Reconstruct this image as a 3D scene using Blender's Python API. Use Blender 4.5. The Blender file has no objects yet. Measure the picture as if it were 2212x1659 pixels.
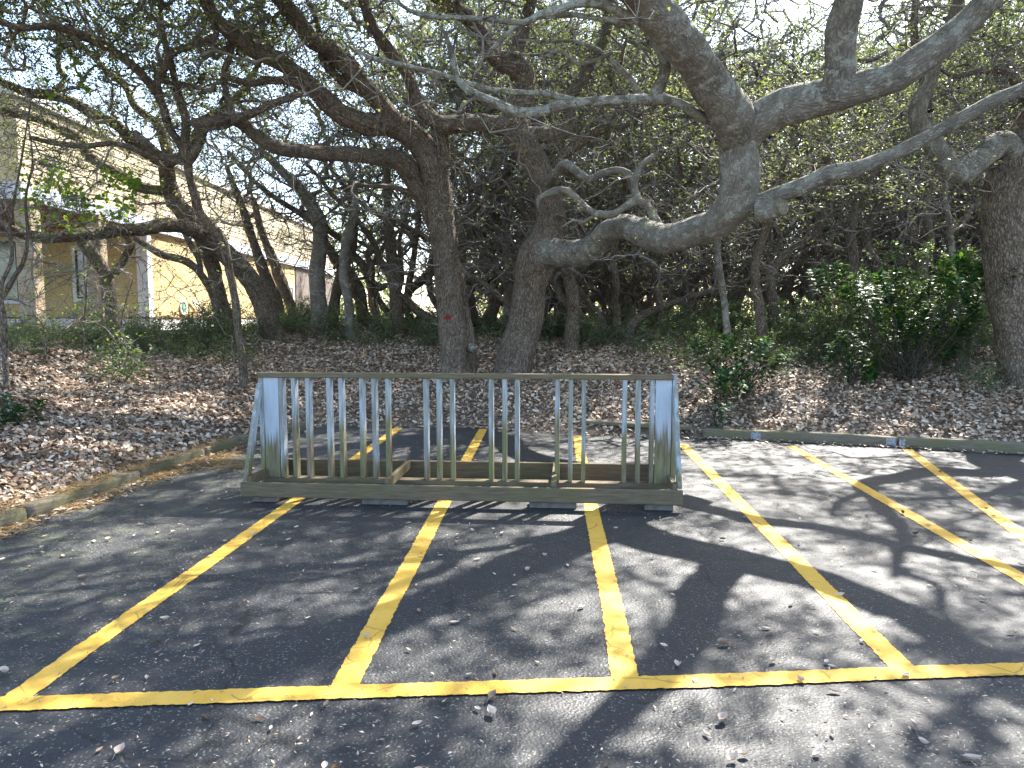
import bpy, math, random
import numpy as np
from mathutils import Vector, Matrix

R = math.radians
sc = bpy.context.scene
C = sc.collection

# ---------------------------------------------------------------- camera
PITCH, EYE, FPX, CX, CY = R(5.14), 1.6, 1550.0, 1106.0, 829.5
cam_d = bpy.data.cameras.new('camera')
cam_d.sensor_width = 36.0
cam_d.lens = 36.0 * FPX / 2212.0
cam_d.clip_start, cam_d.clip_end = 0.05, 600.0
cam = bpy.data.objects.new('camera', cam_d)
cam.location = (0, 0, EYE)
cam.rotation_euler = (R(90) - PITCH, 0, 0)
C.objects.link(cam)
sc.camera = cam

# ---------------------------------------------------------------- sky, sun, exposure
SUN_EL, SUN_AZ = R(48.5), R(33)
world = bpy.data.worlds.new('World')
sc.world = world
world.use_nodes = True
wn = world.node_tree.nodes
bg = wn.get('Background') or wn.new('ShaderNodeBackground')
sky = wn.new('ShaderNodeTexSky')
sky.sky_type = 'NISHITA'
sky.sun_disc = False
sky.sun_elevation, sky.sun_rotation = SUN_EL, SUN_AZ
sky.air_density, sky.dust_density, sky.ozone_density = 1.0, 1.6, 1.0
world.node_tree.links.new(sky.outputs[0], bg.inputs[0])
bg.inputs[1].default_value = 0.15
sun_d = bpy.data.lights.new('sun', 'SUN')
sun_d.energy, sun_d.angle, sun_d.color = 4.6, R(0.55), (1.0, 0.955, 0.88)
sun = bpy.data.objects.new('sun', sun_d)
S = Vector((math.sin(SUN_AZ) * math.cos(SUN_EL), math.cos(SUN_AZ) * math.cos(SUN_EL), math.sin(SUN_EL)))
sun.rotation_euler = (-S).to_track_quat('-Z', 'Y').to_euler()
sun.location = S * 60
C.objects.link(sun)
vs = sc.view_settings
vs.view_transform, vs.look, vs.exposure, vs.gamma = 'Standard', 'None', 2.3, 1.0
vs.use_curve_mapping = False
sc.render.engine = 'CYCLES'
cy = sc.cycles
cy.use_denoising = True
cy.max_bounces, cy.diffuse_bounces, cy.glossy_bounces = 6, 3, 2
cy.transmission_bounces, cy.transparent_max_bounces = 4, 4
cy.sample_clamp_indirect = 6.0

# ---------------------------------------------------------------- measuring helpers
_cp, _sp = math.cos(PITCH), math.sin(PITCH)
def ray(px, py):
    x, v = (px - CX) / FPX, (CY - py) / FPX
    return x, _cp + v * _sp, -_sp + v * _cp
def at(px, py, Y):
    x, y, z = ray(px, py); t = Y / y
    return Vector((x * t, Y, EYE + z * t))
def gp(px, py, z=0.0):
    x, y, zz = ray(px, py); t = (z - EYE) / zz
    return Vector((x * t, y * t, z))

def tag(o, label=None, cat=None, group=None, kind=None):
    if label: o['label'] = label
    if cat: o['category'] = cat
    if group: o['group'] = group
    if kind: o['kind'] = kind
    return o
def empty(name, loc=(0, 0, 0), rz=0.0):
    o = bpy.data.objects.new(name, None)
    o.location = loc; o.rotation_euler = (0, 0, rz); o.empty_display_size = 0.2
    C.objects.link(o)
    return o
def link(name, me, parent=None, mat=None, loc=None):
    o = bpy.data.objects.new(name, me)
    if mat is not None and not me.materials: me.materials.append(mat)
    if parent is not None: o.parent = parent
    if loc is not None: o.location = loc
    C.objects.link(o)
    return o
def copy_tree(o, parent=None):
    c = o.copy(); C.objects.link(c)
    if parent is not None: c.parent = parent
    for ch in o.children:
        copy_tree(ch, c)
    return c

# ---------------------------------------------------------------- noise
def _hash(ix, iy, iz, seed):
    h = (ix * 374761393 + iy * 668265263 + iz * 2147483647 + seed * 974711) & 0xFFFFFFFF
    h = ((h ^ (h >> 13)) * 1274126177) & 0xFFFFFFFF
    h = ((h ^ (h >> 16)) * 2246822519) & 0xFFFFFFFF
    return ((h ^ (h >> 15)) & 0xFFFF) / 65535.0
def vnoise(p, seed=0):
    p = np.asarray(p, dtype=np.float64)
    i = np.floor(p).astype(np.int64); f = p - i
    f = f * f * (3 - 2 * f)
    r = 0
    for dx in (0, 1):
        for dy in (0, 1):
            for dz in (0, 1):
                w = (f[..., 0] if dx else 1 - f[..., 0]) * (f[..., 1] if dy else 1 - f[..., 1]) * (f[..., 2] if dz else 1 - f[..., 2])
                r = r + w * _hash(i[..., 0] + dx, i[..., 1] + dy, i[..., 2] + dz, seed)
    return r
def fnoise2(x, y, scale, seed=0, octv=3):
    x = np.asarray(x, float); y = np.asarray(y, float)
    r, a, s = 0.0, 0.5, scale
    for k in range(octv):
        r = r + a * (vnoise(np.stack([x * s, y * s, np.full_like(x, 3.7 * k)], -1), seed + k) - 0.5)
        a *= 0.5; s *= 2.1
    return r

# ---------------------------------------------------------------- materials
def ramp_set(rn, stops):
    cr = rn.color_ramp
    while len(cr.elements) > 1: cr.elements.remove(cr.elements[-1])
    cr.elements[0].position = stops[0][0]; cr.elements[0].color = (*stops[0][1], 1)
    for p, c in stops[1:]:
        e = cr.elements.new(p); e.color = (*c, 1)
class M:
    def __init__(s, name, rough=0.8, spec=0.3):
        s.m = bpy.data.materials.new(name); s.m.use_nodes = True
        s.t = s.m.node_tree; s.n = s.t.nodes
        s.b = s.n['Principled BSDF']; s.b.inputs['Roughness'].default_value = rough
        s.b.inputs['Specular IOR Level'].default_value = spec
    def add(s, kind, **kw):
        n = s.n.new(kind)
        for k, v in kw.items():
            if k.startswith('_'): setattr(n, k[1:], v)
            else: n.inputs[k.replace('__', ' ')].default_value = v
        return n
    def ln(s, a, b): s.t.links.new(a, b)
    def coord(s, kind='Object', scale=None):
        tc = s.n.new('ShaderNodeTexCoord'); o = tc.outputs[kind]
        if scale:
            mp = s.n.new('ShaderNodeMapping'); mp.inputs['Scale'].default_value = scale
            s.ln(o, mp.inputs['Vector']); o = mp.outputs[0]
        return o
    def attr(s, name, vec=False):
        a = s.n.new('ShaderNodeAttribute'); a.attribute_name = name
        return a.outputs['Vector' if vec else 'Fac']
    def scale(s, o, sc_):
        mp = s.n.new('ShaderNodeMapping'); mp.inputs['Scale'].default_value = sc_
        s.ln(o, mp.inputs['Vector']); return mp.outputs[0]
    def noise(s, vec, scale, detail=4, rough=0.55):
        n = s.add('ShaderNodeTexNoise', Scale=scale, Detail=detail, Roughness=rough)
        s.ln(vec, n.inputs['Vector']); return n.outputs['Fac']
    def vor(s, vec, scale, feature='F1', out='Distance'):
        n = s.add('ShaderNodeTexVoronoi', _feature=feature, Scale=scale)
        s.ln(vec, n.inputs['Vector']); return n.outputs[out]
    def ramp(s, fac, stops):
        n = s.n.new('ShaderNodeValToRGB'); ramp_set(n, stops); s.ln(fac, n.inputs[0]); return n.outputs[0]
    def val(s, fac, a, b, lo=0.0, hi=1.0):
        n = s.add('ShaderNodeMapRange'); s.ln(fac, n.inputs[0])
        for i, v in zip((1, 2, 3, 4), (a, b, lo, hi)): n.inputs[i].default_value = v
        return n.outputs[0]
    def math(s, op, a, b):
        n = s.n.new('ShaderNodeMath'); n.operation = op
        for i, v in ((0, a), (1, b)):
            if isinstance(v, (int, float)): n.inputs[i].default_value = v
            else: s.ln(v, n.inputs[i])
        return n.outputs[0]
    def mix(s, fac, a, b, op='MIX'):
        n = s.n.new('ShaderNodeMix'); n.data_type = 'RGBA'; n.blend_type = op
        for i, v in ((0, fac), (6, a), (7, b)):
            if isinstance(v, (int, float)): n.inputs[i].default_value = v
            elif isinstance(v, tuple): n.inputs[i].default_value = (*v, 1)
            else: s.ln(v, n.inputs[i])
        return n.outputs[2]
    def col(s, c):
        if isinstance(c, tuple): s.b.inputs['Base Color'].default_value = (*c, 1)
        else: s.ln(c, s.b.inputs['Base Color'])
        return s
    def bump(s, h, strength=0.5, dist=0.01):
        n = s.add('ShaderNodeBump', Strength=strength, Distance=dist)
        s.ln(h, n.inputs['Height']); s.ln(n.outputs[0], s.b.inputs['Normal']); return s

def mat_asphalt():
    m = M('asphalt', 0.5, 0.55)
    o = m.coord('Object')
    big = m.noise(o, 0.7, 5)
    mid = m.noise(o, 5.0, 4)
    fine = m.noise(o, 90.0, 3, 0.7)
    base = m.ramp(big, [(0.3, (0.014, 0.0155, 0.0185)), (0.7, (0.026, 0.027, 0.030))])
    base = m.mix(m.val(mid, 0.35, 0.75, 0, 0.45), base, (0.040, 0.040, 0.040))
    # pale stone chips showing through the seal coat
    chip = m.add('ShaderNodeTexVoronoi', Scale=75.0); m.ln(o, chip.inputs['Vector'])
    pick = m.math('GREATER_THAN', m.math('FRACT', m.math('MULTIPLY', chip.outputs['Color'], 7.31), 0), 0.70)
    wear = m.val(m.noise(o, 1.9, 4), 0.42, 0.62)
    cmask = m.math('MULTIPLY', m.math('LESS_THAN', chip.outputs['Distance'], 0.36), m.math('MULTIPLY', pick, m.val(wear, 0, 1, 0.45, 1)))
    ccol = m.ramp(m.noise(o, 40, 2), [(0.35, (0.10, 0.10, 0.095)), (0.7, (0.33, 0.32, 0.28))])
    base = m.mix(m.math('MULTIPLY', cmask, 0.85), base, ccol)
    # larger pale flecks and catkin crumbs
    fl = m.add('ShaderNodeTexVoronoi', Scale=36.0); 
    m.ln(m.scale(o, (1.0, 1.7, 1.0)), fl.inputs['Vector'])
    fmask = m.math('MULTIPLY', m.math('LESS_THAN', fl.outputs['Distance'], 0.13), m.math('GREATER_THAN', m.noise(o, 2.3, 3), 0.53))
    base = m.mix(m.math('MULTIPLY', fmask, 0.8), base, (0.34, 0.32, 0.20))
    # greenish pollen and lichen film along the left edge
    sx = m.n.new('ShaderNodeSeparateXYZ'); m.ln(o, sx.inputs[0])
    left = m.val(sx.outputs[0], -1.6, -3.3)
    pol = m.math('MULTIPLY', left, m.val(m.noise(m.scale(o, (1, 1.6, 1)), 4.5, 6, 0.7), 0.5, 0.68))
    base = m.mix(m.math('MULTIPLY', pol, 0.55), base, (0.17, 0.18, 0.085))
    # cracks
    wp = m.add('ShaderNodeTexNoise', Scale=2.2, Detail=4.0); m.ln(o, wp.inputs['Vector'])
    wv = m.n.new('ShaderNodeVectorMath'); wv.operation = 'MULTIPLY_ADD'
    m.ln(wp.outputs['Color'], wv.inputs[0]); wv.inputs[1].default_value = (0.5, 0.5, 0); m.ln(o, wv.inputs[2])
    cr = m.vor(wv.outputs[0], 0.55, 'DISTANCE_TO_EDGE')
    cm = m.math('MULTIPLY', m.math('LESS_THAN', cr, 0.0035), m.math('GREATER_THAN', m.noise(o, 0.9, 2), 0.47))
    base = m.mix(cm, base, (0.012, 0.012, 0.012))
    m.col(base)
    h = m.math('ADD', m.math('MULTIPLY', fine, 0.5), m.math('MULTIPLY', chip.outputs['Distance'], -0.6))
    h = m.math('SUBTRACT', h, m.math('MULTIPLY', cm, 1.5))
    m.bump(h, 0.75, 0.006)
    m.ln(m.val(mid, 0.3, 0.7, 0.52, 0.66), m.b.inputs['Roughness'])
    return m.m
def mat_paint():
    m = M('yellow_paint', 0.6, 0.4)
    o = m.coord('Object')
    c = m.ramp(m.noise(o, 6, 5), [(0.3, (0.70, 0.385, 0.045)), (0.75, (0.80, 0.48, 0.085))])
    g = m.noise(o, 110, 3, 0.7)
    c = m.mix(m.val(g, 0.36, 0.28, 0, 0.7), c, (0.20, 0.13, 0.03))
    scuff = m.val(m.noise(o, 17, 6, 0.75), 0.67, 0.74, 0, 0.7)
    c = m.mix(scuff, c, (0.12, 0.09, 0.035))
    wp = m.add('ShaderNodeTexNoise', Scale=2.2, Detail=4.0); m.ln(o, wp.inputs['Vector'])
    wv = m.n.new('ShaderNodeVectorMath'); wv.operation = 'MULTIPLY_ADD'
    m.ln(wp.outputs['Color'], wv.inputs[0]); wv.inputs[1].default_value = (0.3, 0.3, 0); m.ln(o, wv.inputs[2])
    cr = m.vor(wv.outputs[0], 3.2, 'DISTANCE_TO_EDGE')
    cm = m.math('MULTIPLY', m.math('LESS_THAN', cr, 0.012), m.math('GREATER_THAN', m.noise(o, 1.7, 3), 0.5))
    c = m.mix(m.math('MULTIPLY', cm, 0.45), c, (0.14, 0.09, 0.02))
    m.col(c); m.bump(m.math('SUBTRACT', g, cm), 0.7, 0.006)
    return m.m
def mat_soil():
    m = M('sandy_soil', 0.95, 0.1)
    o = m.coord('Object')
    c = m.ramp(m.noise(o, 1.3, 6, 0.65), [(0.3, (0.115, 0.085, 0.060)), (0.55, (0.19, 0.155, 0.125)), (0.75, (0.28, 0.245, 0.205))])
    c = m.mix(m.val(m.noise(o, 30, 5, 0.7), 0.45, 0.7, 0, 0.7), c, (0.10, 0.065, 0.04))
    m.col(c); m.bump(m.noise(o, 24, 6, 0.7), 0.8, 0.03)
    return m.m
def mat_bark(name, dark, mid, light, lichen, lich_col=(0.46, 0.48, 0.42), furrow=1.0):
    m = M(name, 0.9, 0.15)
    v = m.attr('bk', True)
    tx = m.add('ShaderNodeTexNoise', Scale=7.0, Detail=5.0); m.ln(v, tx.inputs['Vector'])
    wv = m.n.new('ShaderNodeVectorMath'); wv.operation = 'MULTIPLY_ADD'
    m.ln(tx.outputs['Color'], wv.inputs[0]); wv.inputs[1].default_value = (0.09, 0.09, 0.22); m.ln(v, wv.inputs[2])
    st = m.scale(wv.outputs[0], (1, 1, 0.24))
    e = m.vor(st, 44, 'DISTANCE_TO_EDGE')
    e2 = m.vor(st, 100, 'DISTANCE_TO_EDGE')
    rid = m.noise(m.scale(wv.outputs[0], (1, 1, 0.12)), 40, 5, 0.65)
    fur = m.math('ADD', m.math('MULTIPLY', m.val(e, 0.0, 0.30), 0.45), m.math('MULTIPLY', m.val(e2, 0, 0.35), 0.2))
    fur = m.math('ADD', fur, m.math('MULTIPLY', m.val(rid, 0.3, 0.7), 0.35))
    n = m.noise(v, 5, 6, 0.65)
    c = m.ramp(m.math('ADD', m.math('MULTIPLY', fur, 0.75 * furrow), m.math('MULTIPLY', n, 0.45 + 0.45 * (1 - furrow))), [(0.26, dark), (0.55, mid), (0.82, light)])
    ln_ = m.noise(v, 8.5, 10, 0.72)
    lk = m.val(ln_, 1.0 - lichen, 1.0 - lichen + 0.05)
    lk = m.math('MULTIPLY', lk, m.val(m.noise(v, 55, 4, 0.7), 0.35, 0.55, 0.35, 1.0))
    c = m.mix(m.math('MULTIPLY', lk, 0.85), c, m.ramp(m.noise(v, 18, 5), [(0.3, tuple(x * 0.65 for x in lich_col)), (0.7, lich_col)]))
    moss = m.val(m.noise(v, 2.1, 4), 0.55, 0.75, 0, 0.35)
    c = m.mix(moss, c, (0.085, 0.085, 0.04))
    m.col(c)
    m.bump(m.math('ADD', fur, m.math('MULTIPLY', m.noise(v, 80, 5, 0.7), 0.3)), 0.9, 0.012 + 0.014 * furrow)
    return m.m
def mat_twig(name='twig_bark', a=(0.095, 0.080, 0.067), b=(0.29, 0.265, 0.235)):
    m = M(name, 0.9, 0.15)
    o = m.coord('Object')
    m.col(m.ramp(m.noise(o, 2.2, 5, 0.6), [(0.32, a), (0.7, b)]))
    return m.m
def mat_leaf(name, cols, trans, tfac=0.5, rough=0.5, spec=0.35):
    m = M(name, rough, spec)
    r = m.attr('rnd')
    m.col(m.ramp(r, cols))
    tr = m.n.new('ShaderNodeBsdfTranslucent')
    m.ln(m.ramp(r, trans), tr.inputs['Color'])
    mx = m.n.new('ShaderNodeMixShader'); mx.inputs[0].default_value = tfac
    out = m.n['Material Output']
    m.ln(m.b.outputs[0], mx.inputs[1]); m.ln(tr.outputs[0], mx.inputs[2]); m.ln(mx.outputs[0], out.inputs[0])
    return m.m
def mat_plain(name, c, var=0.15, scale=8, rough=0.7, spec=0.3, stretch=None, bump=0.0):
    m = M(name, rough, spec)
    o = m.coord('Object', stretch)
    f = m.noise(o, scale, 5, 0.6)
    m.col(m.ramp(f, [(0.3, tuple(x * (1 - var) for x in c)), (0.7, tuple(min(1, x * (1 + var)) for x in c))]))
    if bump: m.bump(f, bump, 0.01)
    return m.m
def mat_rack(name, paint_amt, vary=0.3, wear=0.64, front=0.0):
    """pale blue-grey paint, worn to green and brown wood towards the foot of each board"""
    m = M(name, 0.75, 0.3)
    tc = m.n.new('ShaderNodeTexCoord'); o = tc.outputs['Object']
    oi = m.n.new('ShaderNodeObjectInfo')
    av = m.n.new('ShaderNodeVectorMath'); av.operation = 'MULTIPLY_ADD'
    m.ln(oi.outputs['Random'], av.inputs[0]); av.inputs[1].default_value = (37.0, 91.0, 53.0); m.ln(o, av.inputs[2])
    v = av.outputs[0]
    grain = m.noise(m.scale(v, (18, 18, 1.6)), 3, 5, 0.65)
    streak = m.noise(m.scale(v, (30, 30, 1.2)), 1.2, 4, 0.6)
    wood = m.ramp(grain, [(0.3, (0.11, 0.085, 0.055)), (0.7, (0.235, 0.20, 0.14))])
    alg = m.val(m.noise(m.scale(v, (6, 6, 1.5)), 1.6, 4), 0.40, 0.60)
    wood = m.mix(m.math('MULTIPLY', alg, 0.75), wood, m.ramp(grain, [(0.3, (0.10, 0.11, 0.038)), (0.75, (0.22, 0.23, 0.095))]))
    paint = m.ramp(grain, [(0.25, (0.34, 0.385, 0.43)), (0.75, (0.42, 0.47, 0.52))])
    sp = m.n.new('ShaderNodeSeparateXYZ'); m.ln(o, sp.inputs[0])
    hgt = m.math('ADD', sp.outputs[2], m.math('ADD', m.math('MULTIPLY', m.math('SUBTRACT', streak, 0.5), 0.75), m.math('MULTIPLY', m.math('SUBTRACT', oi.outputs['Random'], 0.5), vary)))
    k = m.val(hgt, paint_amt, paint_amt + 0.16)
    worn = m.val(m.noise(m.scale(v, (14, 14, 1.2)), 2.0, 6, 0.7), wear, wear + 0.1, 1, 0.3)
    k = m.math('MULTIPLY', k, worn)
    # the narrow weathered front edge has lost most of its paint
    if front:
        ny = m.n.new('ShaderNodeSeparateXYZ'); m.ln(tc.outputs['Normal'], ny.inputs[0])
        ff = m.math('LESS_THAN', ny.outputs[1], -0.6)
        k = m.math('MULTIPLY', k, m.math('SUBTRACT', 1.0, m.math('MULTIPLY', ff, m.val(m.noise(m.scale(v, (9, 9, 0.9)), 2.5, 5, 0.65), 0.38, 0.55, 0.15, front))))
    m.col(m.mix(k, wood, paint))
    m.bump(grain, 0.35, 0.004)
    return m.m
def mat_oldwood(name, a, b, g=(0.13, 0.14, 0.06), ga=0.5, st=(1.6, 18, 18)):
    m = M(name, 0.85, 0.2)
    o = m.coord('Object', st)
    grain = m.noise(o, 3, 6, 0.65)
    c = m.ramp(grain, [(0.28, a), (0.72, b)])
    c = m.mix(m.val(m.noise(m.coord('Object'), 3.3, 4), 0.45, 0.65, 0, ga), c, g)
    m.col(c); m.bump(grain, 0.6, 0.008)
    return m.m

MAT = {}
MAT['asphalt'] = mat_asphalt()
MAT['paint'] = mat_paint()
MAT['soil'] = mat_soil()
MAT['bark'] = mat_bark('oak_bark', (0.042, 0.031, 0.024), (0.16, 0.125, 0.098), (0.32, 0.27, 0.22), 0.34)
MAT['bark_lichen'] = mat_bark('lichen_bark', (0.085, 0.074, 0.062), (0.23, 0.21, 0.18), (0.42, 0.40, 0.35), 0.47, furrow=0.5)
MAT['bark_pale'] = mat_bark('pale_dead_bark', (0.09, 0.08, 0.065), (0.22, 0.20, 0.165), (0.36, 0.34, 0.29), 0.52, furrow=0.3)
MAT['twig'] = mat_twig()
MAT['twig_dark'] = mat_twig('dark_stem', (0.03, 0.025, 0.02), (0.085, 0.075, 0.055))
MAT['twig_pale'] = mat_twig('pale_twig_bark', (0.13, 0.12, 0.10), (0.33, 0.31, 0.27))
MAT['leaf'] = mat_leaf('oak_leaf', [(0.0, (0.030, 0.042, 0.018)), (0.6, (0.055, 0.074, 0.028)), (1.0, (0.11, 0.125, 0.045))],
                       [(0.0, (0.10, 0.14, 0.035)), (0.6, (0.19, 0.24, 0.06)), (1.0, (0.37, 0.39, 0.12))], 0.42)
MAT['leaf_fresh'] = mat_leaf('fresh_leaf', [(0.0, (0.05, 0.11, 0.018)), (1.0, (0.11, 0.19, 0.03))],
                             [(0.0, (0.24, 0.42, 0.03)), (1.0, (0.45, 0.60, 0.06))], 0.5)
MAT['leaf_shrub'] = mat_leaf('shrub_leaf', [(0.0, (0.045, 0.075, 0.035)), (0.6, (0.09, 0.135, 0.06)), (1.0, (0.19, 0.22, 0.11))],
                             [(0.0, (0.08, 0.15, 0.03)), (1.0, (0.24, 0.34, 0.07))], 0.38, 0.45, 0.4)
MAT['leaf_gloss'] = mat_leaf('glossy_leaf', [(0.0, (0.022, 0.062, 0.024)), (0.8, (0.045, 0.115, 0.04)), (1.0, (0.11, 0.19, 0.035))],
                             [(0.0, (0.04, 0.11, 0.02)), (1.0, (0.20, 0.32, 0.04))], 0.25, 0.45, 0.15)
MAT['litter'] = mat_leaf('dry_leaf', [(0.0, (0.075, 0.042, 0.026)), (0.22, (0.17, 0.105, 0.066)), (0.5, (0.37, 0.27, 0.195)), (0.8, (0.58, 0.48, 0.38)), (1.0, (0.70, 0.62, 0.52))],
                         [(0.0, (0.05, 0.02, 0.01)), (1.0, (0.25, 0.16, 0.08))], 0.12, 0.6, 0.25)
MAT['straw'] = mat_plain('pine_straw', (0.30, 0.19, 0.075), 0.4, 30, 0.8)
MAT['rack_paint'] = mat_rack('worn_blue_paint', 0.30, 0.5, 0.60, 0.72)
MAT['panel_paint'] = mat_rack('blue_panel_paint', 0.30, 0.15, 0.70)
MAT['rack_wood'] = mat_rack('bare_wet_wood', 3.0)
MAT['rack_rail'] = mat_oldwood('weathered_rack_wood', (0.085, 0.064, 0.039), (0.19, 0.152, 0.10), (0.12, 0.115, 0.048), 0.5)
MAT['timber'] = mat_oldwood('kerb_timber_wood', (0.10, 0.085, 0.06), (0.23, 0.20, 0.15), (0.15, 0.15, 0.07), 0.6)
MAT['concrete'] = mat_plain('pale_concrete', (0.13, 0.12, 0.105), 0.25, 20, 0.9, 0.2, None, 0.4)
MAT['white'] = mat_plain('white_trim_paint', (0.72, 0.72, 0.74), 0.05, 4, 0.6)
MAT['fascia'] = mat_plain('blue_white_fascia', (0.62, 0.68, 0.80), 0.04, 3, 0.5)
MAT['panel'] = mat_plain('yellow_panel', (0.54, 0.415, 0.215), 0.07, 3, 0.8, 0.2, (14, 14, 1))
MAT['lap'] = mat_plain('cream_lap_siding', (0.56, 0.475, 0.325), 0.05, 2, 0.7)
MAT['brownpanel'] = mat_plain('grey_brown_sheathing', (0.17, 0.14, 0.12), 0.25, 4, 0.8)
MAT['redstrip'] = mat_plain('red_brown_strip', (0.10, 0.03, 0.025), 0.1, 8)
MAT['found'] = mat_plain('foundation_grey', (0.16, 0.15, 0.145), 0.2, 8)
MAT['post'] = mat_oldwood('raw_post_wood', (0.30, 0.22, 0.145), (0.46, 0.37, 0.26), (0.34, 0.33, 0.31), 0.6, (14, 14, 1.2))
MAT['ceilwood'] = mat_plain('red_brown_ceiling', (0.33, 0.13, 0.05), 0.3, 6, 0.7, 0.3, (1, 12, 1))
MAT['glass'] = mat_plain('dark_glass', (0.05, 0.06, 0.065), 0.3, 1.5, 0.06, 0.8)
MAT['glass_pale'] = mat_plain('reflecting_glass', (0.30, 0.35, 0.34), 0.35, 1.2, 0.1, 0.8)
MAT['black'] = mat_plain('black_window_frame', (0.02, 0.02, 0.022), 0.1, 4, 0.4)
MAT['orange'] = mat_plain('orange_ribbon', (0.85, 0.16, 0.06), 0.1, 8, 0.5)
MAT['redmark'] = mat_plain('red_spray_paint', (0.20, 0.014, 0.014), 0.3, 60, 0.7)
MAT['chalk'] = mat_plain('white_chalk_paint', (0.27, 0.29, 0.32), 0.6, 40, 0.8)
MAT['cutwood'] = mat_plain('cut_wood', (0.17, 0.155, 0.11), 0.45, 30, 0.85)

# ---------------------------------------------------------------- mesh helpers
def mesh_np(name, V, F, mat=None, attrs=None, smooth=False, fvec=None):
    """F: (n,3) or (n,4) index array"""
    V = np.asarray(V, np.float32); F = np.asarray(F, np.int32)
    me = bpy.data.meshes.new(name)
    k = F.shape[1]
    me.vertices.add(len(V)); me.vertices.foreach_set('co', V.ravel())
    me.loops.add(F.size); me.loops.foreach_set('vertex_index', F.ravel())
    me.polygons.add(len(F)); me.polygons.foreach_set('loop_start', np.arange(0, F.size, k, dtype=np.int32))
    me.polygons.foreach_set('loop_total', np.full(len(F), k, np.int32))
    if smooth: me.polygons.foreach_set('use_smooth', np.ones(len(F), bool))
    for an, arr in (attrs or {}).items():
        a = me.attributes.new(an, 'FLOAT', 'POINT'); a.data.foreach_set('value', np.asarray(arr, np.float32))
    if fvec is not None:
        a = me.attributes.new('bk', 'FLOAT_VECTOR', 'POINT'); a.data.foreach_set('vector', np.asarray(fvec, np.float32).ravel())
    if mat is not None: me.materials.append(mat)
    me.update(calc_edges=True)
    return me

class Geo:
    """collects boxes and prisms, builds ONE mesh"""
    def __init__(s): s.v, s.f = [], []
    def box(s, a, b, bev=0.0):
        a, b = [min(p, q) for p, q in zip(a, b)], [max(p, q) for p, q in zip(a, b)]
        n = len(s.v)
        s.v += [(x, y, z) for z in (a[2], b[2]) for (x, y) in ((a[0], a[1]), (b[0], a[1]), (b[0], b[1]), (a[0], b[1]))]
        s.f += [tuple(n + i for i in q) for q in ((3, 2, 1, 0), (4, 5, 6, 7), (0, 1, 5, 4), (1, 2, 6, 5), (2, 3, 7, 6), (3, 0, 4, 7))]
        return s
    def hexa(s, bottom, top):
        n = len(s.v); s.v += [tuple(p) for p in bottom] + [tuple(p) for p in top]
        s.f += [tuple(n + i for i in q) for q in ((3, 2, 1, 0), (4, 5, 6, 7), (0, 1, 5, 4), (1, 2, 6, 5), (2, 3, 7, 6), (3, 0, 4, 7))]
        return s
    def build(s, name, mat, parent=None, bevel=0.0):
        me = bpy.data.meshes.new(name); me.from_pydata(s.v, [], s.f); me.materials.append(mat); me.update()
        if bevel:
            import bmesh
            bm = bmesh.new(); bm.from_mesh(me)
            bmesh.ops.bevel(bm, geom=bm.edges[:], offset=bevel, segments=1, affect='EDGES')
            bm.to_mesh(me); bm.free()
        return link(name, me, parent)

# --- tubes
def smooth_path(P, Rr, step, jit=0.0, rng=None):
    """Catmull-Rom through control points, resampled about every `step` metres"""
    P = np.asarray(P, float); Rr = np.asarray(Rr, float)
    n = len(P)
    A = np.vstack([2 * P[0] - P[1], P, 2 * P[-1] - P[-2]])
    out, ro = [], []
    for i in range(n - 1):
        p0, p1, p2, p3 = A[i:i + 4]
        k = max(2, int(np.linalg.norm(p2 - p1) / step))
        t = np.linspace(0, 1, k, endpoint=False)[:, None]
        out.append(0.5 * ((2 * p1) + (-p0 + p2) * t + (2 * p0 - 5 * p1 + 4 * p2 - p3) * t ** 2 + (-p0 + 3 * p1 - 3 * p2 + p3) * t ** 3))
        tt = t[:, 0] * t[:, 0] * (3 - 2 * t[:, 0])
        ro.append(Rr[i] * (1 - tt) + Rr[i + 1] * tt)
    out.append(P[-1:]); ro.append(Rr[-1:])
    P, Rr = np.vstack(out), np.concatenate(ro)
    return P, Rr
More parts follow.
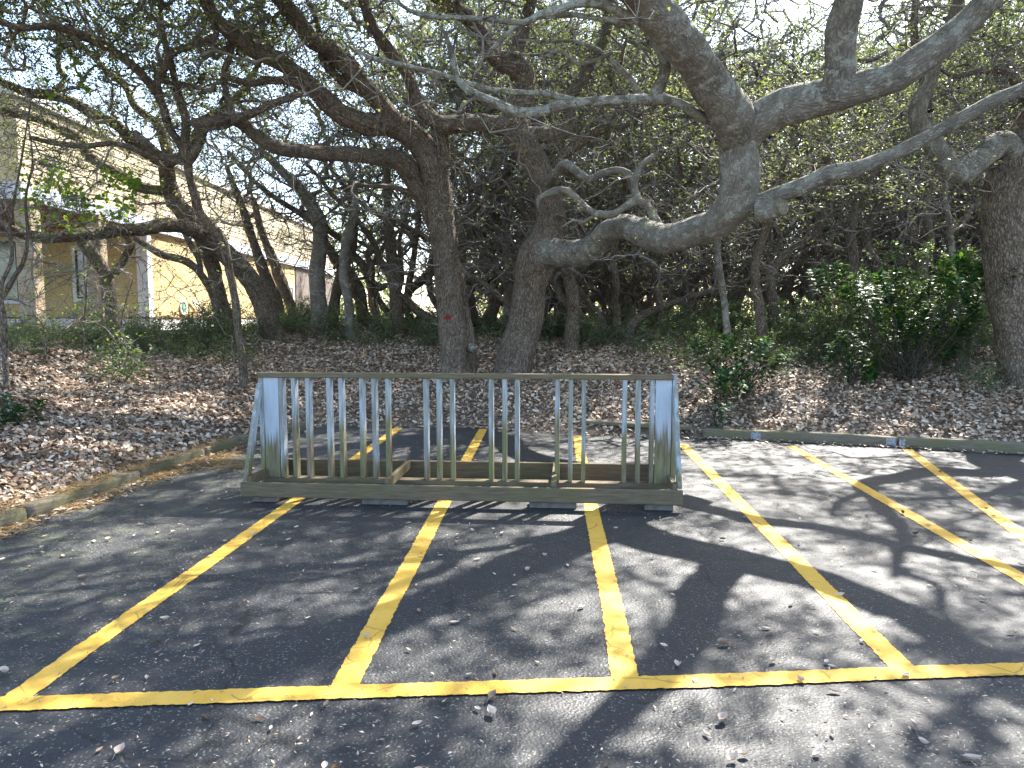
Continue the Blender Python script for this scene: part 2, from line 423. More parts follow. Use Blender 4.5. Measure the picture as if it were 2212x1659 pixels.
def tube_big(P, Rr, sides, seed=0, lump=0.12, flare=0.0, capend=True):
    """one detailed limb: parallel transport frame, lumps, seamless bark coordinate"""
    n = len(P)
    T = np.gradient(P, axis=0); T /= np.linalg.norm(T, axis=1)[:, None] + 1e-9
    ref = np.array([0.0, 1.0, 0.0]) if abs(T[0][1]) < 0.9 else np.array([1.0, 0, 0])
    Nn = np.zeros_like(P); u = ref - T[0] * ref.dot(T[0]); u /= np.linalg.norm(u)
    for i in range(n):
        u = u - T[i] * u.dot(T[i]); u /= np.linalg.norm(u) + 1e-9; Nn[i] = u
    B = np.cross(T, Nn)
    s = np.concatenate([[0], np.cumsum(np.linalg.norm(np.diff(P, axis=0), axis=1))])
    a = np.linspace(0, 2 * math.pi, sides, endpoint=False)
    ca, sa = np.cos(a), np.sin(a)
    rm = float(np.mean(Rr))
    bk = np.stack([ca[None, :] * rm + 0 * s[:, None], sa[None, :] * rm + 0 * s[:, None], s[:, None] + 0 * ca[None, :]], -1) + seed * 7.13
    nz = vnoise(bk * np.array([2.2, 2.2, 1.3]) / max(rm * 4, 0.12), seed) - 0.5
    nz2 = vnoise(bk * np.array([1, 1, 0.35]) * 22.0, seed + 5) - 0.5
    rr = Rr[:, None] * (1 + lump * 2.6 * nz) + np.minimum(0.016, Rr * 0.15)[:, None] * 1.8 * nz2
    if flare:
        hz = np.exp(-s / 0.35)[:, None]
        rr = rr * (1 + flare * hz * (0.6 + 0.5 * np.cos(3 * a + seed)[None, :] + 0.25 * np.cos(5 * a + 2 * seed)[None, :]))
    V = P[:, None, :] + rr[..., None] * (ca[None, :, None] * Nn[:, None, :] + sa[None, :, None] * B[:, None, :])
    i = np.arange(n - 1)[:, None]; j = np.arange(sides)[None, :]; j2 = (j + 1) % sides
    F = np.stack([i * sides + j, i * sides + j2, (i + 1) * sides + j2, (i + 1) * sides + j], -1).reshape(-1, 4)
    V = V.reshape(-1, 3); bk = bk.reshape(-1, 3)
    if capend:
        c = len(V); V = np.vstack([V, P[-1] + T[-1] * Rr[-1] * 0.5]); bk = np.vstack([bk, bk[-1]])
        b0 = (n - 1) * sides
        jj = np.arange(sides)
        F = np.vstack([F, np.stack([b0 + jj, b0 + (jj + 1) % sides, np.full(sides, c), np.full(sides, c)], -1)])
    return V, F, bk
def quads_clean(me):
    me.validate(clean_customdata=False)
    return me
def tube_mesh(name, P, Rr, mat, sides=20, seed=0, lump=0.12, flare=0.0):
    V, F, bk = tube_big(P, Rr, sides, seed, lump, flare)
    q = F[:, 2] != F[:, 3]
    Ft = np.vstack([F[q][:, [0, 1, 2]], F[q][:, [0, 2, 3]], F[~q][:, [0, 1, 2]]])
    return mesh_np(name, V, Ft, mat, smooth=True, fvec=bk)
class Tubes:
    """many thin twigs -> one mesh (grouped by point count, vectorised)"""
    def __init__(s): s.g = {}
    def add(s, P, Rr, sides=3):
        s.g.setdefault((len(P), sides), []).append((P, Rr))
    def build(s, name, mat):
        Vs, Fs, Bs, off = [], [], [], 0
        for (n, sides), items in s.g.items():
            P = np.array([np.asarray(i[0], float) for i in items]); Rr = np.array([np.asarray(i[1], float) for i in items])
            m = len(P)
            T = np.gradient(P, axis=1); T /= np.linalg.norm(T, axis=2)[..., None] + 1e-9
            mt = T.mean(1)
            ref = np.where(np.abs(mt[:, 2:3]) < 0.8, np.array([[0.1, 0.2, 1.0]]), np.array([[1.0, 0.3, 0.1]]))
            N1 = np.cross(T, ref[:, None, :]); N1 /= np.linalg.norm(N1, axis=2)[..., None] + 1e-9
            B1 = np.cross(T, N1)
            a = np.linspace(0, 2 * math.pi, sides, endpoint=False)
            V = P[:, :, None, :] + Rr[:, :, None, None] * (np.cos(a)[None, None, :, None] * N1[:, :, None, :] + np.sin(a)[None, None, :, None] * B1[:, :, None, :])
            s_ = np.concatenate([np.zeros((m, 1)), np.cumsum(np.linalg.norm(np.diff(P, axis=1), axis=2), axis=1)], 1)
            bk = np.zeros_like(V)
            bk[..., 0] = np.cos(a) * Rr[:, :, None]; bk[..., 1] = np.sin(a) * Rr[:, :, None]; bk[..., 2] = s_[:, :, None]
            bk += (np.arange(m) * 0.731)[:, None, None, None]
            p_ = np.arange(m)[:, None, None] * (n * sides); i = np.arange(n - 1)[None, :, None] * sides
            j = np.arange(sides)[None, None, :]; j2 = (j + 1) % sides
            q = [p_ + i + j, p_ + i + j2, p_ + i + sides + j2, p_ + i + sides + j]
            Fs.append(np.stack([q[0], q[1], q[2]], -1).reshape(-1, 3) + off)
            Fs.append(np.stack([q[0], q[2], q[3]], -1).reshape(-1, 3) + off)
            Vs.append(V.reshape(-1, 3)); Bs.append(bk.reshape(-1, 3)); off += m * n * sides
        if not Vs: return None
        return mesh_np(name, np.vstack(Vs), np.vstack(Fs), mat, smooth=True, fvec=np.vstack(Bs))

def leaf_arrays(c, d, n, L, W, cup=0.25, six=False, curl=0.0):
    """c centres, d long axis, n normal (unit). returns V, F"""
    m = len(c)
    s = np.cross(d, n); s /= np.linalg.norm(s, axis=1)[:, None] + 1e-9
    L = np.broadcast_to(L, (m,))[:, None]; W = np.broadcast_to(W, (m,))[:, None]
    h = n * W * cup
    cu = np.broadcast_to(curl, (m,))[:, None] * n * L
    if not six:
        V = np.stack([c - d * L / 2, c + s * W / 2 + h, c + d * L / 2, c - s * W / 2 + h], 1)
        b = np.arange(m)[:, None] * 4
        F = np.concatenate([b + np.array([[0, 3, 2]]), b + np.array([[0, 2, 1]])], 0)
        return V.reshape(-1, 3), F, 4
    V = np.stack([c - d * L / 2 + cu, c - d * L * 0.22 + s * W * 0.42 + h, c + d * L * 0.15 + s * W * 0.5 + h, c + d * L / 2 + cu,
                  c + d * L * 0.15 - s * W * 0.5 + h, c - d * L * 0.22 - s * W * 0.42 + h], 1)
    b = np.arange(m)[:, None] * 6
    F = np.concatenate([b + np.array([q]) for q in ([0, 5, 1], [1, 5, 4], [1, 4, 2], [2, 4, 3])], 0)
    return V.reshape(-1, 3), F, 6
def unit(v): return v / (np.linalg.norm(v, axis=-1, keepdims=True) + 1e-9)
def leaves_mesh(name, c, mat, rng, size=0.07, ratio=0.5, six=False, flat=0.35, droop=0.0, dirs=None, lo=0.0, hi=1.0, big=0.5):
    c = np.asarray(c, float); m = len(c)
    d = rng.normal(size=(m, 3)) if dirs is None else np.asarray(dirs, float) + rng.normal(size=(m, 3)) * 0.35
    d[:, 2] = d[:, 2] * 0.6 - droop; d = unit(d)
    n = rng.normal(size=(m, 3)) * flat + np.array([0, 0, 1.0]); n = n - d * np.sum(n * d, 1)[:, None]; n = unit(n)
    L = size * (1 - big / 2 + big * rng.random(m))
    V, F, k = leaf_arrays(c, d, n, L, L * ratio, 0.22, six)
    rnd = lo + (hi - lo) * rng.random(m)
    return mesh_np(name, V, F, mat, attrs={'rnd': np.repeat(rnd, k)})

# ---------------------------------------------------------------- ground
EDGE = np.array([(-5.6, -14), (-4.35, 1.5), (-3.872, 5.304), (-3.745, 6.268), (-3.601, 7.795), (-3.407, 8.95), (-2.95, 10.75), (-1.65, 10.66), (-0.42, 10.5),
                 (0.9, 9.95), (2.27, 9.6), (2.62, 9.60), (4.85, 8.86), (6.15, 8.36), (9.0, 7.2), (16.0, 4.2), (26.0, -14)], float)
def seg_dist(x, y):
    x = np.asarray(x, float); y = np.asarray(y, float)
    best = np.full(x.shape, 1e9)
    for a, b in zip(EDGE[:-1], EDGE[1:]):
        ab = b - a; t = np.clip(((x - a[0]) * ab[0] + (y - a[1]) * ab[1]) / (ab @ ab), 0, 1)
        best = np.minimum(best, np.hypot(x - a[0] - t * ab[0], y - a[1] - t * ab[1]))
    ins = np.zeros(x.shape, bool)
    pts = EDGE
    for a, b in zip(pts, np.roll(pts, -1, 0)):
        cond = ((a[1] > y) != (b[1] > y)) & (x < (b[0] - a[0]) * (y - a[1]) / (b[1] - a[1] + 1e-12) + a[0])
        ins ^= cond
    return np.where(ins, -best, best)
def hgt(x, y):
    x = np.asarray(x, float); y = np.asarray(y, float)
    d = seg_dist(x, y); dd = np.maximum(d, 0)
    left = np.clip((-x - 2) / 5, 0, 1)
    z = (1.56 + 0.10 * left) * (1 - np.exp(-dd / 4.5)) + 0.03 * np.clip(dd / 0.3, 0, 1)
    bump = fnoise2(x, y, 0.55, 11, 3) * 0.34 * np.clip(dd / 2.0, 0, 1) + fnoise2(x, y, 2.2, 21, 2) * 0.10 * np.clip(dd / 0.8, 0, 1)
    z = z + bump
    k_ = np.clip((-x - 6.5) / 2.0, 0, 1) * np.clip((y - 11.5) / 2.0, 0, 1)
    z = z * (1 - k_) + np.minimum(z, 1.16 + bump * 0.4) * k_
    # beaten path climbing to the house on the left
    path = np.exp(-((x + 5.7 + 0.25 * (y - 9)) / 0.55) ** 2) * np.clip(dd / 1.0, 0, 1) * np.clip((14 - y) / 3, 0, 1)
    z = z - 0.10 * path
    return np.where(d < 0, -0.06, z)
def gz(x, y): return float(hgt(np.array([x]), np.array([y]))[0])

def build_ground():
    fx = np.concatenate([np.linspace(-200, -30, 12)[:-1], np.arange(-30, 30.01, 0.2), np.linspace(30, 200, 12)[1:]])
    fy = np.concatenate([np.linspace(-60, -2, 8)[:-1], np.arange(-2, 26.01, 0.2), np.arange(26.5, 60, 1.5), np.linspace(60, 300, 10)[1:]])
    X, Y = np.meshgrid(fx, fy)
    Z = hgt(X, Y)
    V = np.stack([X, Y, Z], -1).reshape(-1, 3)
    nx, ny = len(fx), len(fy)
    i = np.arange(ny - 1)[:, None] * nx; j = np.arange(nx - 1)[None, :]
    F = np.stack([i + j, i + j + 1, i + j + 1 + nx, i + j + nx], -1).reshape(-1, 4)
    o = link('ground', mesh_np('ground', V, F, MAT['soil'], smooth=True))
    tag(o, 'sandy woodland bank rising behind the parking area', kind='structure')
    # asphalt sheet
    rng = np.random.default_rng(3)
    pts = []
    for a, b in zip(EDGE, np.roll(EDGE, -1, 0)):
        k = max(1, int(np.linalg.norm(b - a) / 0.06)) if a[1] > 0 and b[1] > 0 and abs(a[0]) < 12 else 1
        for t in np.linspace(0, 1, k, endpoint=False):
            p = a + (b - a) * t
            if k > 1: p = p + rng.normal(size=2) * 0.012
            pts.append((p[0], p[1]))
    import bmesh
    bm = bmesh.new()
    vs_ = [bm.verts.new((x, y, 0)) for x, y in pts]
    f = bm.faces.new(vs_)
    if f.normal.z < 0: f.normal_flip()
    r = bmesh.ops.extrude_face_region(bm, geom=[f])
    for v in r['geom']:
        if isinstance(v, bmesh.types.BMVert): v.co.z = -0.05
    bmesh.ops.triangulate(bm, faces=bm.faces[:])
    bmesh.ops.recalc_face_normals(bm, faces=bm.faces[:])
    me = bpy.data.meshes.new('asphalt'); bm.to_mesh(me); bm.free()
    o = link('asphalt', me, None, MAT['asphalt'])
    tag(o, 'dark sealed asphalt of the parking area', kind='structure')
    return o
asphalt = build_ground()

def paint_line(name, a, b, w, seed):
    rng = np.random.default_rng(seed)
    a, b = np.array(a), np.array(b); L = np.linalg.norm(b - a); t = (b - a) / L; n = np.array([-t[1], t[0]])
    k = int(L / 0.012)
    s = np.linspace(0, L, k)
    def edge(): 
        e = (vnoise(np.stack([s * 45, s * 0 + seed, s * 0 + rng.random() * 9], -1), seed) - 0.5) * 0.010 + rng.normal(size=k) * 0.0012
        w_ = fnoise2(s, s * 0 + seed, 1.1, seed, 2) * 0.02
        return e + w_
    e0, e1 = edge(), edge()
    P0 = a + t * s[:, None] + n * (-w / 2 + e0)[:, None]; P1 = a + t * s[:, None] + n * (w / 2 + e1)[:, None]
    V = np.zeros((k * 2, 3)); V[0::2, :2] = P0; V[1::2, :2] = P1; V[:, 2] = 0.004
    i = np.arange(k - 1) * 2
    F = np.stack([i, i + 2, i + 3, i + 1], -1)
    return link(name, mesh_np(name, V, F, MAT['paint']), asphalt)
LW = 0.122
paint_line('front_line', (-9.0, 2.388), (10.0, 3.672), 0.112, 1).location.z = 0.004
for i, (a, b) in enumerate([((-2.103, 2.90), (-1.675, 10.55)), ((-0.733, 2.99), (-0.425, 10.40)), ((0.508, 3.07), (0.90, 9.80)),
                            ((1.80, 3.15), (2.19, 9.15)), ((3.075, 3.25), (3.53, 8.98)), ((3.30, 3.34), (4.88, 8.75))]):
    if i == 5:
        a = (3.741 - (4.85 - 3.741) * 0.49, 5.12 - (8.852 - 5.12) * 0.49)
    paint_line('stall_line', a, b, LW, 10 + i)

# ---------------------------------------------------------------- kerb timbers
def timber(a, b, w, h, z0, seed, label, mat='timber', rot=0.0):
    a, b = Vector(a), Vector(b); L = (b - a).length
    rng = np.random.default_rng(seed)
    nx = max(8, int(L / 0.05)); prof = []
    m = 14
    for q in range(m):
        an = 2 * math.pi * q / m + math.pi / 4
        ex = 0.28
        cx, sx = math.cos(an), math.sin(an)
        prof.append((abs(cx) ** ex * math.copysign(1, cx) * w / 2, abs(sx) ** ex * math.copysign(1, sx) * h / 2))
    prof = np.array(prof)
    xs = np.linspace(0, L, nx)
    V = np.zeros((nx, m, 3)); V[..., 0] = xs[:, None]; V[..., 1] = prof[None, :, 0]; V[..., 2] = prof[None, :, 1] + h / 2
    nz = vnoise(V * np.array([1.2, 9, 9]) + seed * 3.1, seed) - 0.5
    V[..., 1] *= 1 + nz * 0.16; V[..., 2] *= 1 + nz * 0.14
    V[..., 2] += (fnoise2(xs, xs * 0 + seed, 0.8, seed, 2) * 0.05)[:, None]
    i = np.arange(nx - 1)[:, None] * m; j = np.arange(m)[None, :]; j2 = (j + 1) % m
    F = np.stack([i + j, i + m + j, i + m + j2, i + j2], -1).reshape(-1, 4)
    VV = V.reshape(-1, 3); c0 = len(VV); VV = np.vstack([VV, V[0].mean(0), V[-1].mean(0)])
    jj = np.arange(m)
    T = np.vstack([F[:, [0, 1, 2]], F[:, [0, 2, 3]], np.stack([jj, (jj + 1) % m, np.full(m, c0)], -1), np.stack([(nx - 1) * m + (jj + 1) % m, (nx - 1) * m + jj, np.full(m, c0 + 1)], -1)])
    o = link('kerb_timber', mesh_np('kerb_timber', VV, T, MAT[mat]))
    o.location = (a.x, a.y, z0); o.rotation_euler = (0, rot, math.atan2(b.y - a.y, b.x - a.x))
    tag(o, label, 'kerb timber', 'landscape timbers edging the asphalt')
    return o
off = Vector((-0.09, 0, 0))
kp = [(-3.98, 4.55), (-3.84, 5.62), (-3.68, 7.05), (-3.55, 8.25), (-3.42, 9.0), (-2.92, 10.62)]
kl = ['weathered split kerb timber along the left asphalt edge, closest to the viewer',
      'weathered kerb timber on the left edge between two clumps of pine straw',
      'greenish kerb timber half buried in pine straw beside the left asphalt edge',
      'dark kerb timber on the left edge just short of the rack',
      'dark mossy kerb timber seen between the rack slats at the left']
for i in range(5):
    a, b = Vector((*kp[i], 0)), Vector((*kp[i + 1], 0)); d_ = (b - a).normalized()
    timber(a + off + d_ * 0.03, b + off - d_ * 0.02, 0.15, 0.135, -0.02, 30 + i, kl[i])
rp = [(2.60, 9.70), (4.86, 8.95), (9.2, 7.27)]
rl = ['square grey kerb timber with white paint near its middle, right of the rack', 'long grey kerb timber running off to the right from the painted joint']
for i in range(2):
    a, b = Vector((*rp[i], 0)), Vector((*rp[i + 1], 0)); d_ = (b - a).normalized()
    t_ = timber(a + d_ * 0.01, b - d_ * 0.012, 0.14, 0.145, -0.01, 40 + i, rl[i])
    Lg = (b - a).length
    for x0, x1 in (((0.62, 0.74), (Lg - 0.15, Lg - 0.04)) if i == 0 else ((0.0, 0.07),)):
        rng_ = np.random.default_rng(int(x0 * 100) + 7)
        k = 12; xs = np.linspace(x0, x1, k)
        bot = 0.012 + rng_.random(k) * 0.03; top = 0.132 - rng_.random(k) * 0.022
        V = np.concatenate([np.stack([xs, np.full(k, -0.0745), bot], -1), np.stack([xs, np.full(k, -0.0745), top], -1)])
        q = np.arange(k - 1); F = np.stack([q, q + 1, q + 1 + k, q + k], -1)
        link('paint_mark', mesh_np('paint_mark', V, F, MAT['chalk']), t_)
# a grey weathered board lying in the leaves behind the asphalt edge
lo = Geo().box((-0.75, -0.07, 0), (0.75, 0.07, 0.05)).build('buried_board', MAT['timber'], None, 0.006)
lo.location = (1.75, 9.98, gz(1.75, 9.98) + 0.0); lo.rotation_euler = (0.1, 0.01, -0.32)
tag(lo, 'grey board half buried in dry leaves at the back edge of the asphalt', 'board')

# ---------------------------------------------------------------- bike rack
def build_rack():
    root = empty('bike_rack', (-0.475, 6.0, -0.018), math.atan2(-0.30, 3.79))
    tag(root, 'weathered wooden bike rack with pale blue slats standing across the stalls', 'bike rack')
    P, W, RL = MAT['rack_paint'], MAT['rack_wood'], MAT['rack_rail']
    rn = random.Random(4)
    Geo().box((-1.90, 0, 0.078), (1.90, 0.04, 0.203)).build('front_board', RL, root, 0.004)
    Geo().box((-1.88, 0.90, 0.07), (1.88, 0.94, 0.235)).build('back_board', RL, root, 0.004)
    Geo().box((-1.86, 0.40, 0.118), (1.86, 0.51, 0.160)).build('bottom_rail', RL, root, 0.004)
    Geo().box((-1.90, 0.395, 1.09), (1.865, 0.50, 1.134)).build('top_rail', RL, root, 0.004)
    us = [-1.68, -1.563, -1.434, -1.237, -1.12, -0.932, -0.813, -0.692, -0.338, -0.22, -0.097, 0.254, 0.375, 0.489, 0.849, 0.966, 1.083, 1.445, 1.565, 1.684]
    for i, u in enumerate(us):
        w = 0.0195 + rn.uniform(-0.001, 0.001); lean = rn.uniform(-0.004, 0.004)
        o = Geo().box((-w, -0.044, 0), (w, 0.044, 0.9285)).build('slat', P, root, 0.004)
        o.location = (u, 0.452, 0.161); o.rotation_euler = (0, lean, rn.uniform(-0.03, 0.03))
    for u0, u1, nm in ((-1.848, -1.706, 'end_panel'), (1.711, 1.852, 'end_panel')):
        o = Geo().box((-(u1 - u0) / 2, -0.011, 0), ((u1 - u0) / 2, 0.011, 0.9285)).build(nm, MAT['panel_paint'], root, 0.003)
        o.location = ((u0 + u1) / 2, 0.425, 0.161)
    for sg in (-1, 1):
        o = Geo().box((-0.02, -0.046, 0), (0.02, 0.046, 1.03 if sg > 0 else 0.982)).build('end_post', P, root, 0.004)
        o.location = (sg * 1.877 if sg > 0 else -1.871, 0.456, 0.106 if sg > 0 else 0.107)
        # braces front and back: slanting 2x4s from the base boards to the end post
        for v0, v1, vt in ((0.045, 0.135, 0.385), (0.895, 0.805, 0.53)):
            u0 = sg * 1.90
            th, h0, h1 = -sg * 0.038, 0.075 if v0 > 0.5 else 0.205, 1.05
            b = [(u0, v0, h0), (u0 + th, v0, h0), (u0 + th, v1, h0), (u0, v1, h0)]
            dv = vt - v0
            t = [(u0, v0 + dv, h1 - 0.02), (u0 + th, v0 + dv, h1 - 0.02), (u0 + th, v1 + dv - (0.09 if v0 < .5 else -0.09) * 0.2, h1), (u0, v1 + dv - (0.09 if v0 < .5 else -0.09) * 0.2, h1)]
            Geo().hexa(b, t).build('brace', P, root, 0.003)
        Geo().box((sg * 1.86, 0.042, 0.162), (sg * 1.822, 0.40, 0.245)).build('cross_board', RL, root, 0.003)
        Geo().box((sg * 1.86, 0.512, 0.162), (sg * 1.822, 0.898, 0.245)).build('cross_board', RL, root, 0.003)
    for u in (-0.61, 0.825):
        b = Geo().box((-0.02, 0.042, 0.162), (0.02, 0.898, 0.245)).build('cross_board', RL, root, 0.003)
        b.location = (u, 0, 0.0); 
        if u > 0: b.rotation_euler = (0, 0, 0.0)
    return root
rack = build_rack()
blk = ['small grey concrete block under the left front corner of the bike rack', 'long flat concrete block under the front board, left of the middle of the rack',
       'long flat concrete block under the front board, right of the middle of the rack', 'grey concrete block under the right front corner of the bike rack']
cth, sth = math.cos(rack.rotation_euler.z), math.sin(rack.rotation_euler.z)
for i, (u, w, v) in enumerate([(-1.70, 0.22, 0.125), (-0.63, 0.40, 0.115), (0.82, 0.40, 0.115), (1.71, 0.24, 0.115), (-1.70, 0.3, 0.86), (-0.63, 0.4, 0.86), (0.82, 0.4, 0.86), (1.70, 0.3, 0.86)]):
    o = Geo().box((-w / 2, -0.09, 0.0), (w / 2, 0.09, 0.0545)).build('support_block', MAT['concrete'], None, 0.006)
    o.location = (-0.475 + u * cth - v * sth, 6.0 + u * sth + v * cth, 0.004); o.rotation_euler = (0, 0, rack.rotation_euler.z + (i % 3 - 1) * 0.02)
    tag(o, blk[i] if i < 4 else 'grey concrete block in shade under the back board of the rack', 'concrete block', 'concrete blocks under the bike rack')

# ---------------------------------------------------------------- house
def build_house():
    h = empty('house', (-9.0, 18.0, 1.0))
    tag(h, 'pale yellow house with white trim and lap siding behind the trees on the left', 'house')
    ox, oy, oz = 9.0, -18.0, -1.0
    def B(a, b): return Geo().box((a[0] + ox, a[1] + oy, a[2] + oz), (b[0] + ox, b[1] + oy, b[2] + oz))
    XW = -9.06
    # lower storey: grooved panel boards (each a part), facing the viewer and along the side
    w = 1.22; x = XW - 0.16
    wins = [(-12.85, -12.24, 2.08, 3.53), (-10.80, -10.57, 2.12, 3.32)]
    k = 0
    x1 = XW - 0.0
    while x1 > -22:
        x0 = x1 - w
        B((x0 + 0.006, 18.0, 1.66), (x1 - 0.006, 18.06, 3.84)).build('wall_panel', MAT['panel'], h)
        x1 = x0
    y0 = 18.12
    while y0 < 29.7:
        B((XW - 0.06, y0 + 0.006, 1.66), (XW, min(30.2, y0 + w) - 0.006, 3.84)).build('wall_panel', MAT['panel'], h)
        y0 += w
    B((XW - 0.06, 30.35, 1.2), (XW, 33.0, 3.84)).build('sheathing_panel', MAT['brownpanel'], h)
    B((XW - 0.05, 33.02, 1.2), (XW - 0.01, 36.5, 3.84)).build('sheathing_panel', MAT['brownpanel'], h)
    # inner core so that nothing shows through the joints
    B((-22.0, 18.07, 0.8), (XW - 0.07, 36.4, 3.9)).build('wall_core', MAT['found'], h)
    # corner board
    B((XW - 0.24, 17.965, 1.66), (XW + 0.03, 17.998, 3.84)).build('corner_board', MAT['white'], h)
    B((XW + 0.002, 18.0, 1.66), (XW + 0.03, 18.2, 3.84)).build('corner_board', MAT['white'], h)
    # water table, red strip, foundation
    B((-22, 17.95, 1.62), (XW + 0.04, 18.0, 1.655)).build('drip_strip', MAT['redstrip'], h)
    B((XW, 18.003, 1.62), (XW + 0.04, 36.5, 1.655)).build('drip_strip', MAT['redstrip'], h)
    B((-22, 17.96, 1.33), (XW + 0.025, 17.998, 1.618)).build('base_trim', MAT['white'], h)
    B((XW, 18.003, 1.33), (XW + 0.025, 36.5, 1.618)).build('base_trim', MAT['white'], h)
    B((-22, 18.0, 0.4), (XW - 0.02, 18.05, 1.328)).build('foundation', MAT['found'], h)
    B((XW - 0.06, 18.055, 0.4), (XW - 0.01, 36.5, 1.328)).build('foundation', MAT['found'], h)
    # windows
    def window(x0, x1, z0, z1, fm, gm, tr=0.09):
        f = B((x0 - tr, 17.93, z0 - tr), (x1 + tr, 17.995, z0)).box((x0 - tr + ox, 17.93 + oy, z1 + oz), (x1 + tr + ox, 17.995 + oy, z1 + tr + oz)) \
            .box((x0 - tr + ox, 17.93 + oy, z0 + oz), (x0 + ox, 17.995 + oy, z1 + oz)).box((x1 + ox, 17.93 + oy, z0 + oz), (x1 + tr + ox, 17.995 + oy, z1 + oz)).build('window', MAT['white'], h)
        g = 0.035
        B((x0, 17.945, z0), (x1, 17.99, z0 + g)).box((x0 + ox, 17.945 + oy, z1 - g + oz), (x1 + ox, 17.99 + oy, z1 + oz)).box((x0 + ox, 17.945 + oy, z0 + g + oz), (x0 + g + ox, 17.99 + oy, z1 - g + oz)) \
            .box((x1 - g + ox, 17.945 + oy, z0 + g + oz), (x1 + ox, 17.99 + oy, z1 - g + oz)).build('sash', MAT['black'], f)
        B((x0 + g, 17.965, z0 + g), (x1 - g, 17.985, z1 - g)).build('pane', gm, f)
    for i, (a, b, c, d) in enumerate(wins): window(a, b, c, d, None, MAT['glass_pale'] if i == 0 else MAT['glass'])
    # small window in the side wall
    y0, y1, z0, z1 = 28.35, 29.95, 2.35, 3.0
    f = B((XW + 0.002, y0, z0), (XW + 0.05, y1, z0 + 0.11)).box((XW + 0.002 + ox, y0 + oy, z1 - 0.11 + oz), (XW + 0.05 + ox, y1 + oy, z1 + oz)) \
        .box((XW + 0.002 + ox, y0 + oy, z0 + 0.11 + oz), (XW + 0.05 + ox, y0 + 0.2 + oy, z1 - 0.11 + oz)).box((XW + 0.002 + ox, y1 - 0.2 + oy, z0 + 0.11 + oz), (XW + 0.05 + ox, y1 + oy, z1 - 0.11 + oz)).build('window', MAT['white'], h)
    B((XW + 0.003, y0 + 0.2, z0 + 0.11), (XW + 0.02, y1 - 0.2, z1 - 0.11)).build('pane', MAT['glass_pale'], f)
    # fascia band of the upper storey, wrapping over the porch
    B((-9.05, 13.4, 3.80), (-8.97, 36.5, 4.10)).build('fascia', MAT['fascia'], h)
    B((-22, 13.36, 3.80), (-8.97, 13.398, 4.10)).build('fascia', MAT['fascia'], h)
    # porch ceiling planks
    y = 13.45
    while y < 17.95:
        B((-22, y, 3.845), (-9.06, y + 0.138, 3.875)).build('ceiling_plank', MAT['ceilwood'], h)
        y += 0.15
    # lap siding planks, side and porch front; each laps over the one below
    z = 4.102
    n = 0
    while z < 5.55:
        Geo().hexa([(-9.03 + ox, 13.43 + oy, z + oz), (-8.998 + ox, 13.43 + oy, z + oz), (-8.998 + ox, 36.4 + oy, z + oz), (-9.03 + ox, 36.4 + oy, z + oz)],
                   [(-9.03 + ox, 13.43 + oy, z + 0.185 + oz), (-9.012 + ox, 13.43 + oy, z + 0.185 + oz), (-9.012 + ox, 36.4 + oy, z + 0.185 + oz), (-9.03 + ox, 36.4 + oy, z + 0.185 + oz)]).build('siding_plank', MAT['lap'], h)
        Geo().hexa([(-22 + ox, 13.401 + oy, z + oz), (-9.002 + ox, 13.401 + oy, z + oz), (-9.002 + ox, 13.43 + oy, z + oz), (-22 + ox, 13.43 + oy, z + oz)],
                   [(-22 + ox, 13.41 + oy, z + 0.185 + oz), (-9.01 + ox, 13.41 + oy, z + 0.185 + oz), (-9.01 + ox, 13.43 + oy, z + 0.185 + oz), (-22 + ox, 13.43 + oy, z + 0.185 + oz)]).build('siding_plank', MAT['lap'], h)
        z += 0.168
    B((-22, 13.45, 4.0), (-9.04, 36.4, z)).build('wall_core', MAT['found'], h)
    # low hipped roof with a white rake board
    B((-22.3, 13.3, z + 0.03), (-8.93, 36.6, z + 0.2)).build('eave_board', MAT['white'], h)
    zz = z + 0.2 + oz
    Geo().hexa([(-22.3 + ox, 13.3 + oy, zz), (-8.93 + ox, 13.3 + oy, zz), (-8.93 + ox, 36.6 + oy, zz), (-22.3 + ox, 36.6 + oy, zz)],
               [(-17.0 + ox, 18 + oy, zz + 1.2), (-14.0 + ox, 18 + oy, zz + 1.2), (-14.0 + ox, 32 + oy, zz + 1.2), (-17.0 + ox, 32 + oy, zz + 1.2)]).build('roof', MAT['found'], h)
    # porch posts
    for px, yy in ((73, 13.62), (217, 15.75)):
        c = at(px, 700, yy)
        B((c.x - 0.15, yy - 0.14, 0.4), (c.x + 0.15, yy + 0.14, 3.842)).build('post', MAT['post'], h)
    return h
house = build_house()

